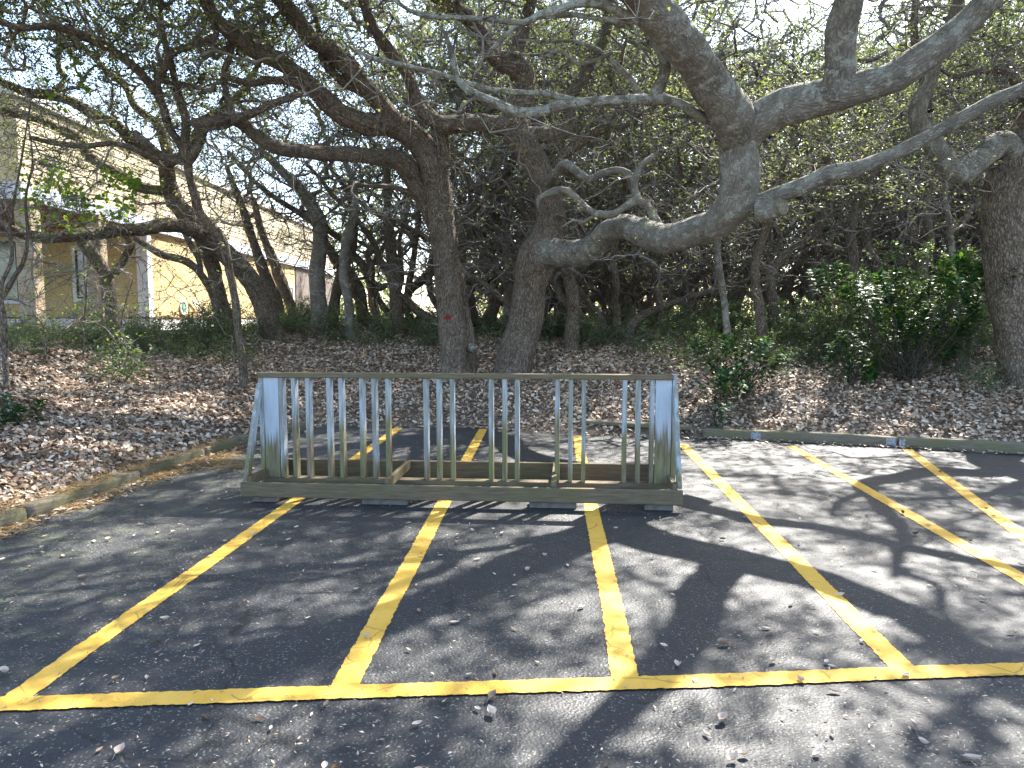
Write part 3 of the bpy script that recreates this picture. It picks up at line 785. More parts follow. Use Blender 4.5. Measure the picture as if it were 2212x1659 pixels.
# garden wheel plaque on the side wall, and two poles leaning beside it
def build_plaque():
    c = (-9.052, 19.85, 1.93)
    root = empty('wall_plaque', c)
    tag(root, 'round pale garden plaque hung on the yellow side wall', 'plaque')
    n = 28; V, F = [], []
    for ring, (rr, xx) in enumerate(((0.20, 0.0), (0.20, 0.03), (0.165, 0.03), (0.165, 0.0))):
        for k in range(n):
            a = 2 * math.pi * k / n; V.append((xx, rr * math.cos(a), rr * math.sin(a)))
    for r_ in range(4):
        for k in range(n):
            F.append((r_ * n + k, r_ * n + (k + 1) % n, ((r_ + 1) % 4) * n + (k + 1) % n, ((r_ + 1) % 4) * n + k))
    me = bpy.data.meshes.new('rim'); me.from_pydata(V, [], F); link('rim', me, root, MAT['white'])
    g = Geo()
    for k in range(4):
        a = math.pi * k / 4; c_, s_ = math.cos(a), math.sin(a); w = 0.022
        g.hexa([(0.006, -0.165 * c_ + w * s_, -0.165 * s_ - w * c_), (0.006, 0.165 * c_ + w * s_, 0.165 * s_ - w * c_), (0.006, 0.165 * c_ - w * s_, 0.165 * s_ + w * c_), (0.006, -0.165 * c_ - w * s_, -0.165 * s_ + w * c_)],
               [(0.02 + k * .002, -0.165 * c_ + w * s_, -0.165 * s_ - w * c_), (0.02 + k * .002, 0.165 * c_ + w * s_, 0.165 * s_ - w * c_), (0.02 + k * .002, 0.165 * c_ - w * s_, 0.165 * s_ + w * c_), (0.02 + k * .002, -0.165 * c_ - w * s_, -0.165 * s_ + w * c_)])
    g.build('vanes', mat_plain('green_vane', (0.18, 0.34, 0.27), 0.2), root)
build_plaque()
for i, (a, b, lab) in enumerate([((-9.0, 20.3, 2.16), (-8.75, 20.8, 1.22), 'steeper of two pale poles leaning on the yellow side wall'),
                                 ((-9.0, 20.36, 2.14), (-8.85, 22.6, 1.25), 'flatter of two pale poles leaning on the yellow side wall')]):
    P_, R_ = smooth_path([a, ((a[0] + b[0]) / 2, (a[1] + b[1]) / 2, (a[2] + b[2]) / 2 + 0.01), b], [0.022, 0.022, 0.022], 0.2)
    tag(link('leaning_pole', tube_mesh('leaning_pole', P_, R_, MAT['white'], 8, 3, 0.0)), lab, 'pole')

# survey stake with an orange ribbon
p = at(174, 722, 14.0); zs = gz(p.x, p.y)
st = empty('survey_stake', (p.x, p.y, zs)); tag(st, 'wooden survey stake tied with an orange ribbon in front of the house', 'stake')
Geo().box((-0.022, -0.012, -0.1), (0.022, 0.012, 0.50)).build('stake_post', MAT['post'], st, 0.003)
g = Geo().box((-0.035, -0.022, 0.40), (0.035, 0.022, 0.45))
g.hexa([(-0.12, -0.03, 0.24), (-0.07, -0.03, 0.22), (-0.07, -0.025, 0.22), (-0.12, -0.025, 0.24)], [(-0.05, -0.03, 0.43), (0.0, -0.03, 0.41), (0.0, -0.025, 0.41), (-0.05, -0.025, 0.43)])
g.hexa([(-0.1, -0.03, 0.46), (0.02, -0.03, 0.44), (0.02, -0.025, 0.44), (-0.1, -0.025, 0.46)], [(-0.07, -0.035, 0.53), (0.05, -0.035, 0.50), (0.05, -0.03, 0.50), (-0.07, -0.03, 0.53)])
g.build('ribbon', MAT['orange'], st)

# ---------------------------------------------------------------- trees
def where_label(what, x, y):
    """names a thing of the wood by the landmark it stands behind or beside"""
    px = CX + FPX * x / y
    for lim, txt in ((60, 'at the far left edge'), (190, 'before the left porch post'), (330, 'before the slim house window'), (470, 'before the corner of the house'), (560, 'beside the leaning oak clump'),
                     (650, 'left of the small side window'), (760, 'below the small side window'), (840, 'left of the bright gap'), (930, 'in the bright gap of the wood'), (1040, 'behind the red marked oak'),
                     (1180, 'between the two big trunks'), (1330, 'right of the leaning trunk'), (1480, 'under the sweeping limb'), (1600, 'under the elbow of the sweeping limb'), (1720, 'by the small bright gap'),
                     (1850, 'behind the low glossy shrub'), (1980, 'behind the tall glossy shrub'), (2120, 'left of the crooked oak'), (9999, 'beyond the crooked oak on the right')):
        if px < lim: break
    row = 'close to the bank' if y < 14 else 'on the crest' if y < 17 else 'in the second row' if y < 21 else 'deeper in' if y < 28 else 'farthest back'
    return what + ' ' + txt + ', ' + row
def wander(rng, a, b, amp=0.14, step=0.22):
    a, b = np.asarray(a, float), np.asarray(b, float)
    L = np.linalg.norm(b - a); n = max(3, min(12, int(L / step) + 1))
    t = np.linspace(0, 1, n + 1)
    w = rng.normal(size=(n + 1, 3)); w = np.cumsum(w, 0); w -= w[0]; w -= t[:, None] * w[-1]
    w *= amp * L / (np.abs(w).max() + 1e-6) * (0.5 + rng.random())
    P = a + (b - a) * t[:, None] + w
    P[:, 2] -= np.sin(t * math.pi) * 0.06 * L * rng.uniform(-0.4, 1.0)
    return P
def colonize(rng, skel, clusters, tip=0.0045, exp_=0.52, amp=0.14, rmax=0.06):
    """connect every cluster centre to the nearest wood; returns the list of (P, R) branch paths"""
    S_ = np.asarray(skel, float); own = np.full(len(S_), -1)
    cl = np.asarray(clusters, float)
    dmin = np.array([np.min(np.sum((S_ - c) ** 2, 1)) for c in cl])
    paths, par = [], []
    for ci in np.argsort(dmin):
        c = cl[ci]
        dd = np.sum((S_ - c) ** 2, 1)
        # branches rise outwards: prefer wood that lies below the cluster
        dd = dd * (1 + 0.6 * (S_[:, 2] > c[2] + 0.3))
        i = int(np.argmin(dd))
        P = wander(rng, S_[i], c, amp)
        paths.append(P); par.append(int(own[i]))
        S_ = np.vstack([S_, P[1:]]); own = np.concatenate([own, np.full(len(P) - 1, len(paths) - 1)])
    cnt = np.ones(len(paths))
    for k in range(len(paths) - 1, -1, -1):
        if par[k] >= 0: cnt[par[k]] += cnt[k]
    out = []
    for k, P in enumerate(paths):
        r0 = min(rmax, tip * 1.5 * cnt[k] ** exp_ + 0.003); r1 = max(tip, r0 * 0.45)
        out.append((P, np.linspace(r0, r1, len(P))))
    return out
def spray(rng, tubes, centers, ntw, ltw, nlf, spread=0.1, up=0.2, r=0.0035):
    """little twigs round every cluster centre, leaves along them; returns leaf positions and directions"""
    lp, ld = [], []
    for c in centers:
        k = max(1, int(ntw * rng.uniform(0.6, 1.4)))
        for _ in range(k):
            d = rng.normal(size=3); d[2] = d[2] * 0.6 + up; d /= np.linalg.norm(d)
            L = ltw * rng.uniform(0.5, 1.3)
            d2 = d + rng.normal(size=3) * 0.45; d2 /= np.linalg.norm(d2)
            P = np.array([c, c + d * L * 0.4, c + d * L * 0.4 + d2 * L * 0.35, c + d * L * 0.4 + d2 * L * 0.35 + (d2 + rng.normal(size=3) * 0.5) * L * 0.3])
            tubes.add(P, np.array([r, r * 0.8, r * 0.6, r * 0.4]), 3)
            m = rng.poisson(nlf)
            if m:
                t = rng.uniform(0.8, 3.0, m); i = np.minimum(t.astype(int), 2); f = (t - i)[:, None]
                q = P[i] * (1 - f) + P[i + 1] * f + rng.normal(size=(m, 3)) * spread * 0.6
                lp.append(q); ld.append(np.tile(d2, (m, 1)) + rng.normal(size=(m, 3)) * 0.7)
    return (np.vstack(lp), np.vstack(ld)) if lp else (np.zeros((0, 3)), np.zeros((0, 3)))

def limb_world(spec):
    """spec: (px, py, depth, diameter px) -> points, radii"""
    P = [at(a, b, Y) for a, b, Y, d in spec]
    return np.array([tuple(p) for p in P]), np.array([d / 2 * Y / FPX for a, b, Y, d in spec])
def ball(rng, n, c, r, zsq=0.6):
    v = rng.normal(size=(n, 3)); v /= np.linalg.norm(v, axis=1)[:, None]
    v *= (rng.random(n) ** (1 / 2.6))[:, None] * np.asarray(r)
    return np.asarray(c) + v
def make_tree(label, trunk, limbs, crowns, seed, group=None, mat='bark', limb_mats=None, name='oak_tree', root_xy=None, ntw=4, ltw=0.32, nlf=9, leafsize=0.075,
              leafmat='leaf', bare=0, over=(), twigmat='twig', sides=24, flare=0.35, leaf_rng=(0, 1), cat='tree', extra=None, bare_lf=0.8, maxtwig=0.06):
    rng = np.random.default_rng(seed)
    TP, TR = limb_world(trunk) if trunk and len(trunk[0]) == 4 else trunk
    z0 = gz(TP[0][0], TP[0][1])
    base = np.array([TP[0][0], TP[0][1], z0])
    # seat the trunk in the ground
    if TP[0][2] > z0 - 0.15:
        d = TP[0] - TP[1]; d = d / np.linalg.norm(d); d[2] = min(d[2], -0.6)
        k = (TP[0][2] - (z0 - 0.2)) / -d[2]
        TP = np.vstack([TP[0] + d * k, TP]) if k > 0.08 else np.vstack([[TP[0][0], TP[0][1], z0 - 0.2], TP[1:]])
        if len(TP) > len(TR): TR = np.concatenate([[TR[0] * 1.05], TR])
    root = empty(name, tuple(base)); tag(root, label, cat, group)
    def put(nm, me):
        if len(me.vertices):
            co = np.empty(len(me.vertices) * 3, np.float32); me.vertices.foreach_get('co', co)
            co = co.reshape(-1, 3) - base.astype(np.float32); me.vertices.foreach_set('co', co.ravel()); me.update()
        return link(nm, me, root)
    skel = []
    P, Rr = smooth_path(TP, TR, 0.06)
    put('trunk', tube_mesh('trunk', P, Rr, MAT[mat], sides, seed, 0.10, flare)); skel.append(P[len(P) // 2::2])
    for i, ls in enumerate(limbs):
        LP, LR = limb_world(ls)
        P, Rr = smooth_path(LP, LR, 0.06 if LR.max() > 0.05 else 0.09)
        rr = np.random.default_rng(seed * 31 + i)
        amp = min(0.05, LR.mean() * 0.5)
        P[2:-1] += (np.stack([fnoise2(np.arange(len(P)) * 0.06, np.full(len(P), 3.3 * k + seed), 2.2, seed + i + k, 2) for k in range(3)], -1) * amp * 3)[2:-1]
        mt = (limb_mats or {}).get(i, mat)
        sd = max(8, min(sides, int(LR.max() * 120)))
        put('limb', tube_mesh('limb', P, Rr, MAT[mt], sd, seed * 7 + i, 0.12)); 
        skel.append(P[len(P) // 4::3])
    skel = np.vstack(skel)
    cl = []
    kinds = []
    for (n, c, r) in crowns: cl.append(ball(rng, n, c, r)); kinds += [0] * n
    for (n, c, r) in over: n = int(n * 2.2); cl.append(ball(rng, n, c, r)); kinds += [1] * n
    if bare:
        ii = rng.integers(0, len(skel), bare)
        cl.append(skel[ii] + rng.normal(size=(bare, 3)) * np.array([0.55, 0.45, 0.45])); kinds += [2] * bare
    tb = Tubes()
    if cl:
        cl = np.vstack(cl); kinds = np.array(kinds)
        zc = hgt(cl[:, 0], cl[:, 1]); ok = cl[:, 2] > zc + 0.5; cl = cl[ok]; kinds = kinds[ok]
        for P, Rr in colonize(rng, skel, cl, rmax=maxtwig):
            tb.add(P, Rr, 5 if Rr[0] > 0.015 else 3)
        a, ad = spray(rng, tb, cl[kinds == 0], ntw, ltw, nlf)
        b, bd = spray(rng, tb, cl[kinds == 1], 5, 0.42, 16, 0.18)
        c_, cd = spray(rng, tb, cl[kinds == 2], 7, 0.40, bare_lf, 0.05)
        lp, ld = np.vstack([a, b, c_]), np.vstack([ad, bd, cd])
        o = put('twigs', tb.build('twigs', MAT[twigmat])); o['kind'] = 'stuff'
        if len(lp):
            sz = np.concatenate([np.full(len(a), leafsize), np.full(len(b), 0.082), np.full(len(c_), 0.055)])
            o = put('crown', leaves_mesh('crown', lp, MAT[leafmat], rng, sz, 0.56, dirs=ld, lo=leaf_rng[0], hi=leaf_rng[1])); o['kind'] = 'stuff'
    if extra: extra(root, base)
    return root

# T2: the great leaning oak whose limb sweeps to the right and towards the car park
t2_trunk = [(1102, 842, 12.6, 84), (1113, 770, 12.6, 76), (1136, 690, 12.6, 72), (1146, 620, 12.5, 70), (1160, 560, 12.4, 82), (1178, 520, 12.4, 70), (1188, 470, 12.4, 56), (1186, 420, 12.4, 54), (1162, 360, 12.4, 54), (1132, 310, 12.4, 58), (1108, 280, 12.4, 58)]
t2_limbs = [
    [(1150, 600, 12.5, 56), (1165, 552, 12.3, 62), (1205, 545, 12.0, 60), (1258, 548, 11.5, 56), (1290, 520, 11.1, 52), (1315, 495, 10.8, 54), (1360, 490, 10.3, 56), (1420, 508, 9.8, 60), (1480, 508, 9.3, 60), (1540, 488, 8.9, 64), (1580, 455, 8.6, 74), (1596, 420, 8.5, 80), (1590, 370, 8.4, 78), (1594, 325, 8.3, 76), (1602, 290, 8.2, 60), (1606, 270, 8.2, 30)],
    [(1592, 350, 8.35, 66), (1598, 300, 8.2, 82), (1583, 250, 8.0, 88), (1548, 190, 7.7, 86), (1500, 120, 7.3, 84), (1445, 55, 7.0, 82), (1385, -10, 6.7, 76), (1310, -90, 6.3, 60), (1200, -210, 5.8, 42), (1060, -360, 5.2, 30), (900, -540, 4.6, 20)],
    [(1592, 352, 8.35, 64), (1606, 305, 8.25, 72), (1638, 262, 8.1, 74), (1700, 228, 7.9, 78), (1770, 212, 7.7, 74), (1850, 196, 7.5, 66), (1930, 160, 7.3, 62), (2030, 95, 7.1, 58), (2130, 10, 6.9, 54), (2230, -90, 6.6, 48), (2380, -250, 6.0, 40), (2500, -420, 5.4, 30)],
    [(1805, 215, 7.6, 60), (1815, 150, 7.5, 62), (1820, 70, 7.4, 64), (1840, -20, 7.2, 60), (1840, -130, 6.9, 52), (1800, -290, 6.4, 40), (1730, -480, 5.7, 30), (1690, -700, 5.0, 20)],
    [(1615, 442, 8.5, 34), (1650, 430, 8.4, 32), (1720, 404, 8.2, 32), (1800, 382, 8.0, 34), (1880, 355, 7.9, 32), (1955, 318, 7.8, 30), (2060, 262, 7.6, 30), (2130, 224, 7.5, 30), (2215, 193, 7.4, 28), (2330, 130, 7.1, 24)],
    [(1575, 275, 8.2, 26), (1530, 255, 8.0, 24), (1480, 226, 7.8, 22), (1430, 212, 7.7, 22), (1370, 214, 7.5, 21), (1300, 218, 7.4, 20), (1230, 226, 7.3, 20), (1170, 240, 7.2, 22), (1120, 242, 7.1, 22), (1070, 222, 7.0, 20), (1020, 198, 6.9, 18), (985, 165, 6.9, 15), (972, 110, 6.8, 12), (955, 60, 6.8, 8)],
    [(1250, 222, 7.3, 15), (1190, 202, 7.3, 13), (1130, 198, 7.2, 12), (1050, 190, 7.2, 11), (960, 162, 7.1, 11), (880, 142, 7.0, 10), (800, 125, 7.0, 9), (765, 105, 7.0, 6)],
    [(1405, 30, 7.0, 22), (1370, 40, 6.8, 20), (1320, 15, 6.7, 20), (1260, 6, 6.6, 20), (1200, 22, 6.5, 18), (1160, 30, 6.5, 14), (1130, 45, 6.5, 12), (1040, 40, 6.4, 10), (930, 37, 6.4, 10), (880, 20, 6.3, 8), (840, -10, 6.3, 6)],
    [(1375, 45, 6.8, 14), (1300, 42, 6.8, 12), (1240, 32, 6.7, 11), (1140, 42, 6.7, 11), (1100, 70, 6.7, 10), (1060, 108, 6.7, 8), (1055, 120, 6.7, 5)],
    [(1400, 225, 7.7, 16), (1360, 170, 7.6, 12), (1330, 140, 7.6, 12), (1290, 110, 7.5, 11), (1240, 90, 7.5, 8), (1190, 92, 7.4, 6), (1120, 86, 7.4, 4)],
    [(1320, 115, 7.5, 9), (1280, 132, 7.5, 8), (1245, 135, 7.5, 8), (1210, 110, 7.5, 7), (1150, 118, 7.4, 6), (1090, 112, 7.4, 4)],
    [(1405, 215, 7.7, 24), (1430, 180, 7.7, 26), (1440, 140, 7.6, 26), (1425, 95, 7.5, 22), (1405, 60, 7.4, 16)],
    # curled lichen-covered stubs over the big limb
    [(1425, 500, 10.0, 22), (1402, 452, 10.0, 17), (1374, 436, 10.0, 18), (1345, 452, 9.95, 15), (1318, 464, 9.9, 18), (1290, 462, 9.9, 16), (1262, 450, 9.9, 18), (1242, 430, 9.9, 15), (1222, 416, 9.9, 17), (1196, 413, 9.9, 13), (1180, 418, 9.9, 10), (1158, 426, 9.9, 4)],
    [(1205, 416, 9.9, 12), (1176, 422, 9.85, 10), (1164, 432, 9.85, 9), (1162, 450, 9.85, 5)],
    [(1382, 438, 10.1, 17), (1370, 410, 10.2, 14), (1374, 380, 10.25, 15), (1388, 352, 10.3, 13), (1408, 338, 10.4, 13), (1421, 326, 10.4, 6)],
    [(1372, 396, 10.2, 13), (1355, 378, 10.3, 15), (1330, 370, 10.3, 13), (1302, 378, 10.4, 17), (1275, 388, 10.6, 15), (1250, 376, 10.7, 18), (1233, 360, 10.8, 17), (1216, 356, 11.0, 19), (1204, 376, 11.4, 20), (1184, 398, 12.3, 24)],
    [(1290, 462, 9.9, 9), (1262, 478, 9.9, 7), (1240, 474, 9.9, 6), (1215, 490, 9.9, 4)],
    # upper crown of the leaning trunk
    [(1112, 290, 12.4, 56), (1112, 245, 12.4, 50), (1130, 205, 12.5, 46), (1132, 160, 12.5, 44), (1120, 120, 12.5, 34), (1135, 60, 12.6, 28), (1150, -20, 12.6, 22), (1160, -140, 12.6, 15)],
    [(1132, 168, 12.5, 36), (1095, 138, 12.4, 36), (1062, 112, 12.3, 34), (1040, 75, 12.2, 32), (1005, 40, 12.0, 32), (960, 5, 11.8, 30), (900, -60, 11.4, 26), (820, -180, 10.8, 20)],
    [(1110, 282, 12.4, 46), (1060, 270, 12.3, 38), (1010, 264, 12.2, 38), (962, 266, 12.1, 36), (928, 248, 12.0, 32), (900, 225, 11.9, 28), (880, 170, 11.8, 24), (850, 115, 11.6, 22), (800, 50, 11.4, 20), (770, -30, 11.2, 16)],
    [(1125, 300, 12.4, 38), (1165, 296, 12.5, 32), (1200, 290, 12.6, 30), (1228, 270, 12.7, 28), (1236, 235, 12.8, 26), (1232, 205, 12.8, 24), (1255, 175, 12.9, 26), (1270, 140, 13.0, 24), (1300, 100, 13.0, 20), (1320, 40, 13.0, 16)],
    [(1186, 390, 12.5, 26), (1205, 360, 12.6, 24), (1225, 330, 12.7, 22), (1258, 310, 12.8, 24), (1300, 280, 12.8, 20), (1340, 275, 12.9, 14), (1380, 250, 13, 10)],
]
lm = {i: 'bark_lichen' for i in range(0, 5)}
lm.update({i: 'bark_pale' for i in range(5, 12)}); lm.update({i: 'bark_lichen' for i in range(12, 17)})
def t2_extra(root, base):
    # sawn stump on the elbow
    P, Rr = smooth_path([at(1640, 452, 8.45), at(1668, 450, 8.35), at(1682, 447, 8.28)], [0.15, 0.125, 0.115], 0.03)
    P = P - base
    link('limb_stump', tube_mesh('limb_stump', P, Rr, MAT['bark_lichen'], 20, 5, 0.1), root)
    c = np.array(at(1684, 446.6, 8.27)) - base; d = unit(P[-1] - P[-2]); u = unit(np.cross(d, [0, 0, 1])); w = np.cross(u, d)
    a = np.linspace(0, 2 * math.pi, 18, endpoint=False)
    c = P[-1] + d * 0.06
    V = [tuple(c + 0.10 * (math.cos(x) * u + math.sin(x) * w)) for x in a] + [tuple(c - d * 0.07 + 0.105 * (math.cos(x) * u + math.sin(x) * w)) for x in a]
    F = [tuple(range(18))] + [(i, (i + 1) % 18, 18 + (i + 1) % 18, 18 + i) for i in range(18)]
    me = bpy.data.meshes.new('sawn_face'); me.from_pydata(V, [], F); link('sawn_face', me, root, MAT['cutwood'])
make_tree('leaning oak with one thick lichened limb sweeping right, then up over the asphalt', t2_trunk, t2_limbs,
          [(110, (0.0, 12.5, 7.2), (2.8, 2.0, 1.6)), (50, (2.2, 12.5, 6.2), (2.0, 1.6, 1.2))], 2, limb_mats=lm, bare=210, extra=t2_extra, nlf=3, ntw=11, ltw=0.4, leafsize=0.07, sides=40,
          over=[(80, (0.2, 6.2, 6.4), (3.0, 2.4, 0.8)), (60, (3.6, 4.6, 6.6), (3.0, 2.4, 0.8)), (80, (1.0, 9.8, 7.6), (3.4, 2.4, 0.7)), (26, (5.2, 9.0, 7.4), (3.0, 2.2, 0.8)), (34, (2.5, 13.0, 8.9), (3.4, 2.2, 0.9)), (26, (6.8, 12.4, 8.4), (2.8, 2.2, 0.9))])

# T1: upright oak left of it
t1_trunk = [(985, 842, 12.5, 66), (982, 780, 12.5, 58), (978, 700, 12.5, 56), (968, 620, 12.5, 56), (960, 550, 12.5, 54), (954, 480, 12.5, 52), (948, 420, 12.5, 52), (935, 360, 12.4, 54), (915, 320, 12.4, 56), (890, 290, 12.3, 54), (855, 272, 12.2, 52)]
t1_limbs = [
    [(880, 285, 12.3, 50), (840, 272, 12.1, 50), (790, 268, 11.8, 46), (745, 250, 11.6, 42), (705, 220, 11.4, 40), (668, 185, 11.1, 36), (620, 148, 10.9, 34), (560, 118, 10.6, 34), (510, 82, 10.4, 32), (470, 40, 10.2, 30), (435, -20, 9.9, 28), (380, -120, 9.3, 24), (300, -260, 8.5, 18)],
    [(860, 275, 12.2, 44), (815, 225, 11.9, 40), (780, 180, 11.7, 40), (750, 140, 11.5, 42), (715, 105, 11.3, 40), (670, 80, 11.0, 36), (640, 40, 10.8, 34), (600, -10, 10.5, 34), (540, -110, 9.8, 28), (460, -260, 8.9, 20)],
    [(1006, 836, 12.8, 54), (1004, 780, 12.8, 46), (998, 700, 12.8, 42), (985, 620, 12.8, 42), (965, 540, 12.75, 42), (938, 470, 12.7, 44), (915, 410, 12.6, 44), (885, 370, 12.4, 42), (845, 345, 12.2, 38), (790, 338, 11.9, 32), (735, 332, 11.6, 30), (680, 330, 11.4, 28), (620, 322, 11.1, 28), (570, 305, 10.9, 28), (530, 275, 10.7, 26), (500, 262, 10.5, 24), (460, 262, 10.3, 22), (415, 264, 10.2, 20)],
    [(500, 262, 10.5, 20), (540, 245, 10.3, 18), (590, 225, 10.2, 16), (640, 208, 10.1, 15), (650, 205, 10.1, 10)],
    [(505, 262, 10.5, 18), (495, 225, 10.5, 15), (485, 190, 10.5, 13), (484, 150, 10.5, 13), (500, 110, 10.5, 11), (490, 60, 10.5, 8)],
    [(945, 400, 12.4, 34), (960, 350, 12.4, 30), (960, 300, 12.3, 28), (942, 262, 12.3, 28), (915, 235, 12.2, 26), (890, 190, 12.1, 24), (875, 145, 12.0, 24), (845, 110, 11.9, 22), (800, 40, 11.7, 20), (790, -40, 11.5, 16)],
    [(905, 425, 12.6, 20), (870, 410, 12.5, 12), (830, 405, 12.4, 11), (790, 402, 12.3, 8), (760, 392, 12.2, 5)],
    [(690, 205, 11.3, 22), (640, 180, 11.0, 18), (590, 172, 10.8, 16), (540, 178, 10.6, 14), (480, 165, 10.4, 12)],
    [(790, 200, 11.8, 24), (735, 175, 11.6, 18), (700, 130, 11.4, 16), (690, 60, 11.2, 12), (660, -10, 11, 9)],
]
def t1_extra(root, base):
    rng = np.random.default_rng(9)
    # splash of red spray paint on the bark
    c = np.array(at(969, 686, 12.5)); Rt = 58 / 2 * 12.5 / FPX
    V, F = [], []
    pts = [(-0.075, -0.01), (-0.03, 0.012), (-0.02, 0.035), (0.01, 0.045), (0.035, 0.03), (0.06, 0.032), (0.062, -0.02), (0.05, -0.05), (0.02, -0.03), (-0.01, -0.042), (-0.03, -0.02), (-0.06, -0.022)]
    ax = np.array(at(978, 690, 12.5))
    for u, w in pts + [(0.015, 0)]:
        X = c[0] + u; dx = X - ax[0]; y = ax[1] - math.sqrt(max(0.01, (Rt * 1.13) ** 2 - dx * dx))
        V.append((X - base[0], y - base[1], c[2] + w - base[2]))
    F = [(i, (i + 1) % 12, 12) for i in range(12)]
    me = bpy.data.meshes.new('paint_mark'); me.from_pydata(V, [], F); link('paint_mark', me, root, MAT['redmark'])
    P, Rr = smooth_path([at(1008, 752, 12.7), at(1020, 752, 12.45), at(1022, 754, 12.38)], [0.09, 0.075, 0.06], 0.03)
    link('branch_stub', tube_mesh('branch_stub', P - base, Rr, MAT['bark_pale'], 14, 5, 0.15), root)
make_tree('upright dark oak marked with red paint, its thick limbs reaching up to the left', t1_trunk, t1_limbs,
          [(90, (-2.6, 12.6, 7.0), (2.6, 2.0, 1.4)), (120, (-4.8, 11.6, 6.0), (2.4, 1.8, 1.3))],
          1, bare=210, extra=t1_extra, nlf=3, ntw=11, ltw=0.4, leafsize=0.07, sides=40,
          over=[(90, (-3.4, 6.2, 6.3), (3.4, 2.6, 0.8)), (70, (-3.6, 9.6, 7.4), (3.4, 2.4, 0.7)), (32, (-2.6, 13.2, 8.8), (3.2, 2.2, 0.9)), (60, (-6.6, 7.0, 6.2), (2.4, 2.6, 0.8))])

# T4: crooked oak on the right edge
t4_trunk = [(2216, 868, 10.6, 104), (2205, 800, 10.6, 88), (2192, 700, 10.6, 84), (2180, 600, 10.6, 82), (2170, 500, 10.6, 82), (2168, 430, 10.6, 80), (2180, 370, 10.6, 78), (2195, 330, 10.6, 70), (2215, 290, 10.6, 62), (2250, 230, 10.4, 54), (2280, 130, 10.2, 44), (2300, -40, 9.8, 34), (2300, -250, 9.2, 24)]
t4_limbs = [
    [(2190, 345, 10.6, 50), (2165, 318, 10.5, 50), (2135, 325, 10.4, 50), (2105, 352, 10.3, 48), (2080, 372, 10.2, 46), (2055, 362, 10.1, 42), (2020, 318, 10.1, 40), (1995, 275, 10.1, 36), (1988, 235, 10.0, 32), (2010, 185, 9.9, 30), (2025, 130, 9.8, 28), (2050, 60, 9.7, 24), (2075, -30, 9.5, 20), (2090, -160, 9.0, 14)],
    [(2075, 370, 10.2, 20), (2050, 330, 10.4, 16), (2045, 290, 10.5, 14), (2085, 262, 10.6, 12), (2130, 248, 10.6, 8)],
    [(2010, 240, 10, 16), (1990, 150, 10.2, 16), (1975, 70, 10.3, 16), (1980, -20, 10.3, 12)],
    [(2240, 240, 10.4, 28), (2180, 160, 10.2, 18), (2120, 150, 10.0, 13), (2060, 165, 9.9, 9), (2010, 140, 9.8, 5)],
]
make_tree('crooked oak at the right edge with a lichened elbow limb and furrowed trunk', t4_trunk, t4_limbs,
          [(80, (7.0, 11.2, 6.2), (2.6, 1.8, 1.5))], 4, limb_mats={0: 'bark_lichen'}, bare=150, nlf=3.5, ntw=10, ltw=0.4, leafsize=0.07, sides=40,
          over=[(70, (7.6, 7.4, 6.6), (2.8, 2.4, 0.8)), (75, (8.0, 4.2, 6.2), (3.2, 2.4, 0.8)), (50, (5.0, 6.6, 6.7), (2.6, 2.0, 0.7)), (50, (9.2, 10.4, 7.6), (2.4, 2.4, 0.8)), (40, (10.5, 13.0, 7.8), (2.4, 2.4, 0.9))])

# T5: the leaning clump by the house
t5_trunk = [(588, 715, 15.2, 44), (565, 650, 15.0, 42), (545, 610, 14.9, 42), (512, 572, 14.7, 42), (478, 538, 14.5, 40), (443, 508, 14.3, 40), (410, 475, 14.1, 36), (378, 432, 13.9, 32), (362, 385, 13.7, 30), (360, 345, 13.5, 32)]
t5_limbs = [
    [(455, 525, 14.4, 30), (420, 500, 14.0, 30), (385, 487, 13.7, 30), (340, 487, 13.3, 28), (295, 497, 12.9, 26), (240, 502, 12.5, 26), (170, 505, 12.1, 26), (100, 512, 11.7, 24), (40, 505, 11.3, 22), (-30, 480, 10.9, 20), (-120, 430, 10.3, 15)],
    [(365, 350, 13.6, 28), (325, 335, 13.3, 26), (280, 300, 13.0, 24), (245, 268, 12.8, 22), (205, 245, 12.5, 22), (165, 222, 12.3, 20), (110, 207, 12.0, 20), (50, 195, 11.7, 18), (-20, 165, 11.4, 16), (-120, 120, 11, 12)],
    [(368, 400, 13.8, 22), (350, 412, 13.7, 22), (305, 408, 13.6, 24), (262, 382, 13.4, 24), (220, 358, 13.3, 22), (188, 332, 13.2, 22), (172, 300, 13.1, 22), (130, 278, 13.0, 20), (70, 254, 12.8, 20), (0, 240, 12.6, 18), (-80, 225, 12.4, 14)],
    [(505, 715, 15.4, 30), (480, 645, 15.2, 28), (462, 580, 15.0, 28), (440, 535, 14.8, 28), (425, 500, 14.6, 26)],
    [(365, 345, 13.6, 24), (345, 275, 13.4, 18), (318, 250, 13.3, 16), (290, 225, 13.2, 14), (275, 190, 13.1, 14), (240, 160, 13.0, 12), (180, 100, 12.8, 10), (120, 60, 12.6, 8)],
    [(365, 350, 13.5, 24), (395, 335, 13.4, 20), (420, 300, 13.3, 18), (440, 262, 13.2, 18), (470, 240, 13.2, 16), (520, 200, 13.1, 13), (560, 130, 13, 10)],
]
make_tree('leaning dark oak in front of the house with a low horizontal limb to the left', t5_trunk, t5_limbs,
          [(280, (-6.4, 11.8, 6.0), (3.7, 1.9, 1.4)), (26, (-6.2, 13.8, 4.9), (1.6, 1.2, 0.7)), (70, (-7.6, 12.4, 4.6), (2.4, 0.9, 0.9))], 5, bare=190, bare_lf=1.2, nlf=7, ntw=9, leafsize=0.052, sides=26,
          over=[(60, (-8.8, 9.4, 6.2), (2.6, 2.4, 0.8)), (50, (-6.6, 11.6, 7.6), (2.6, 2.2, 0.8))])
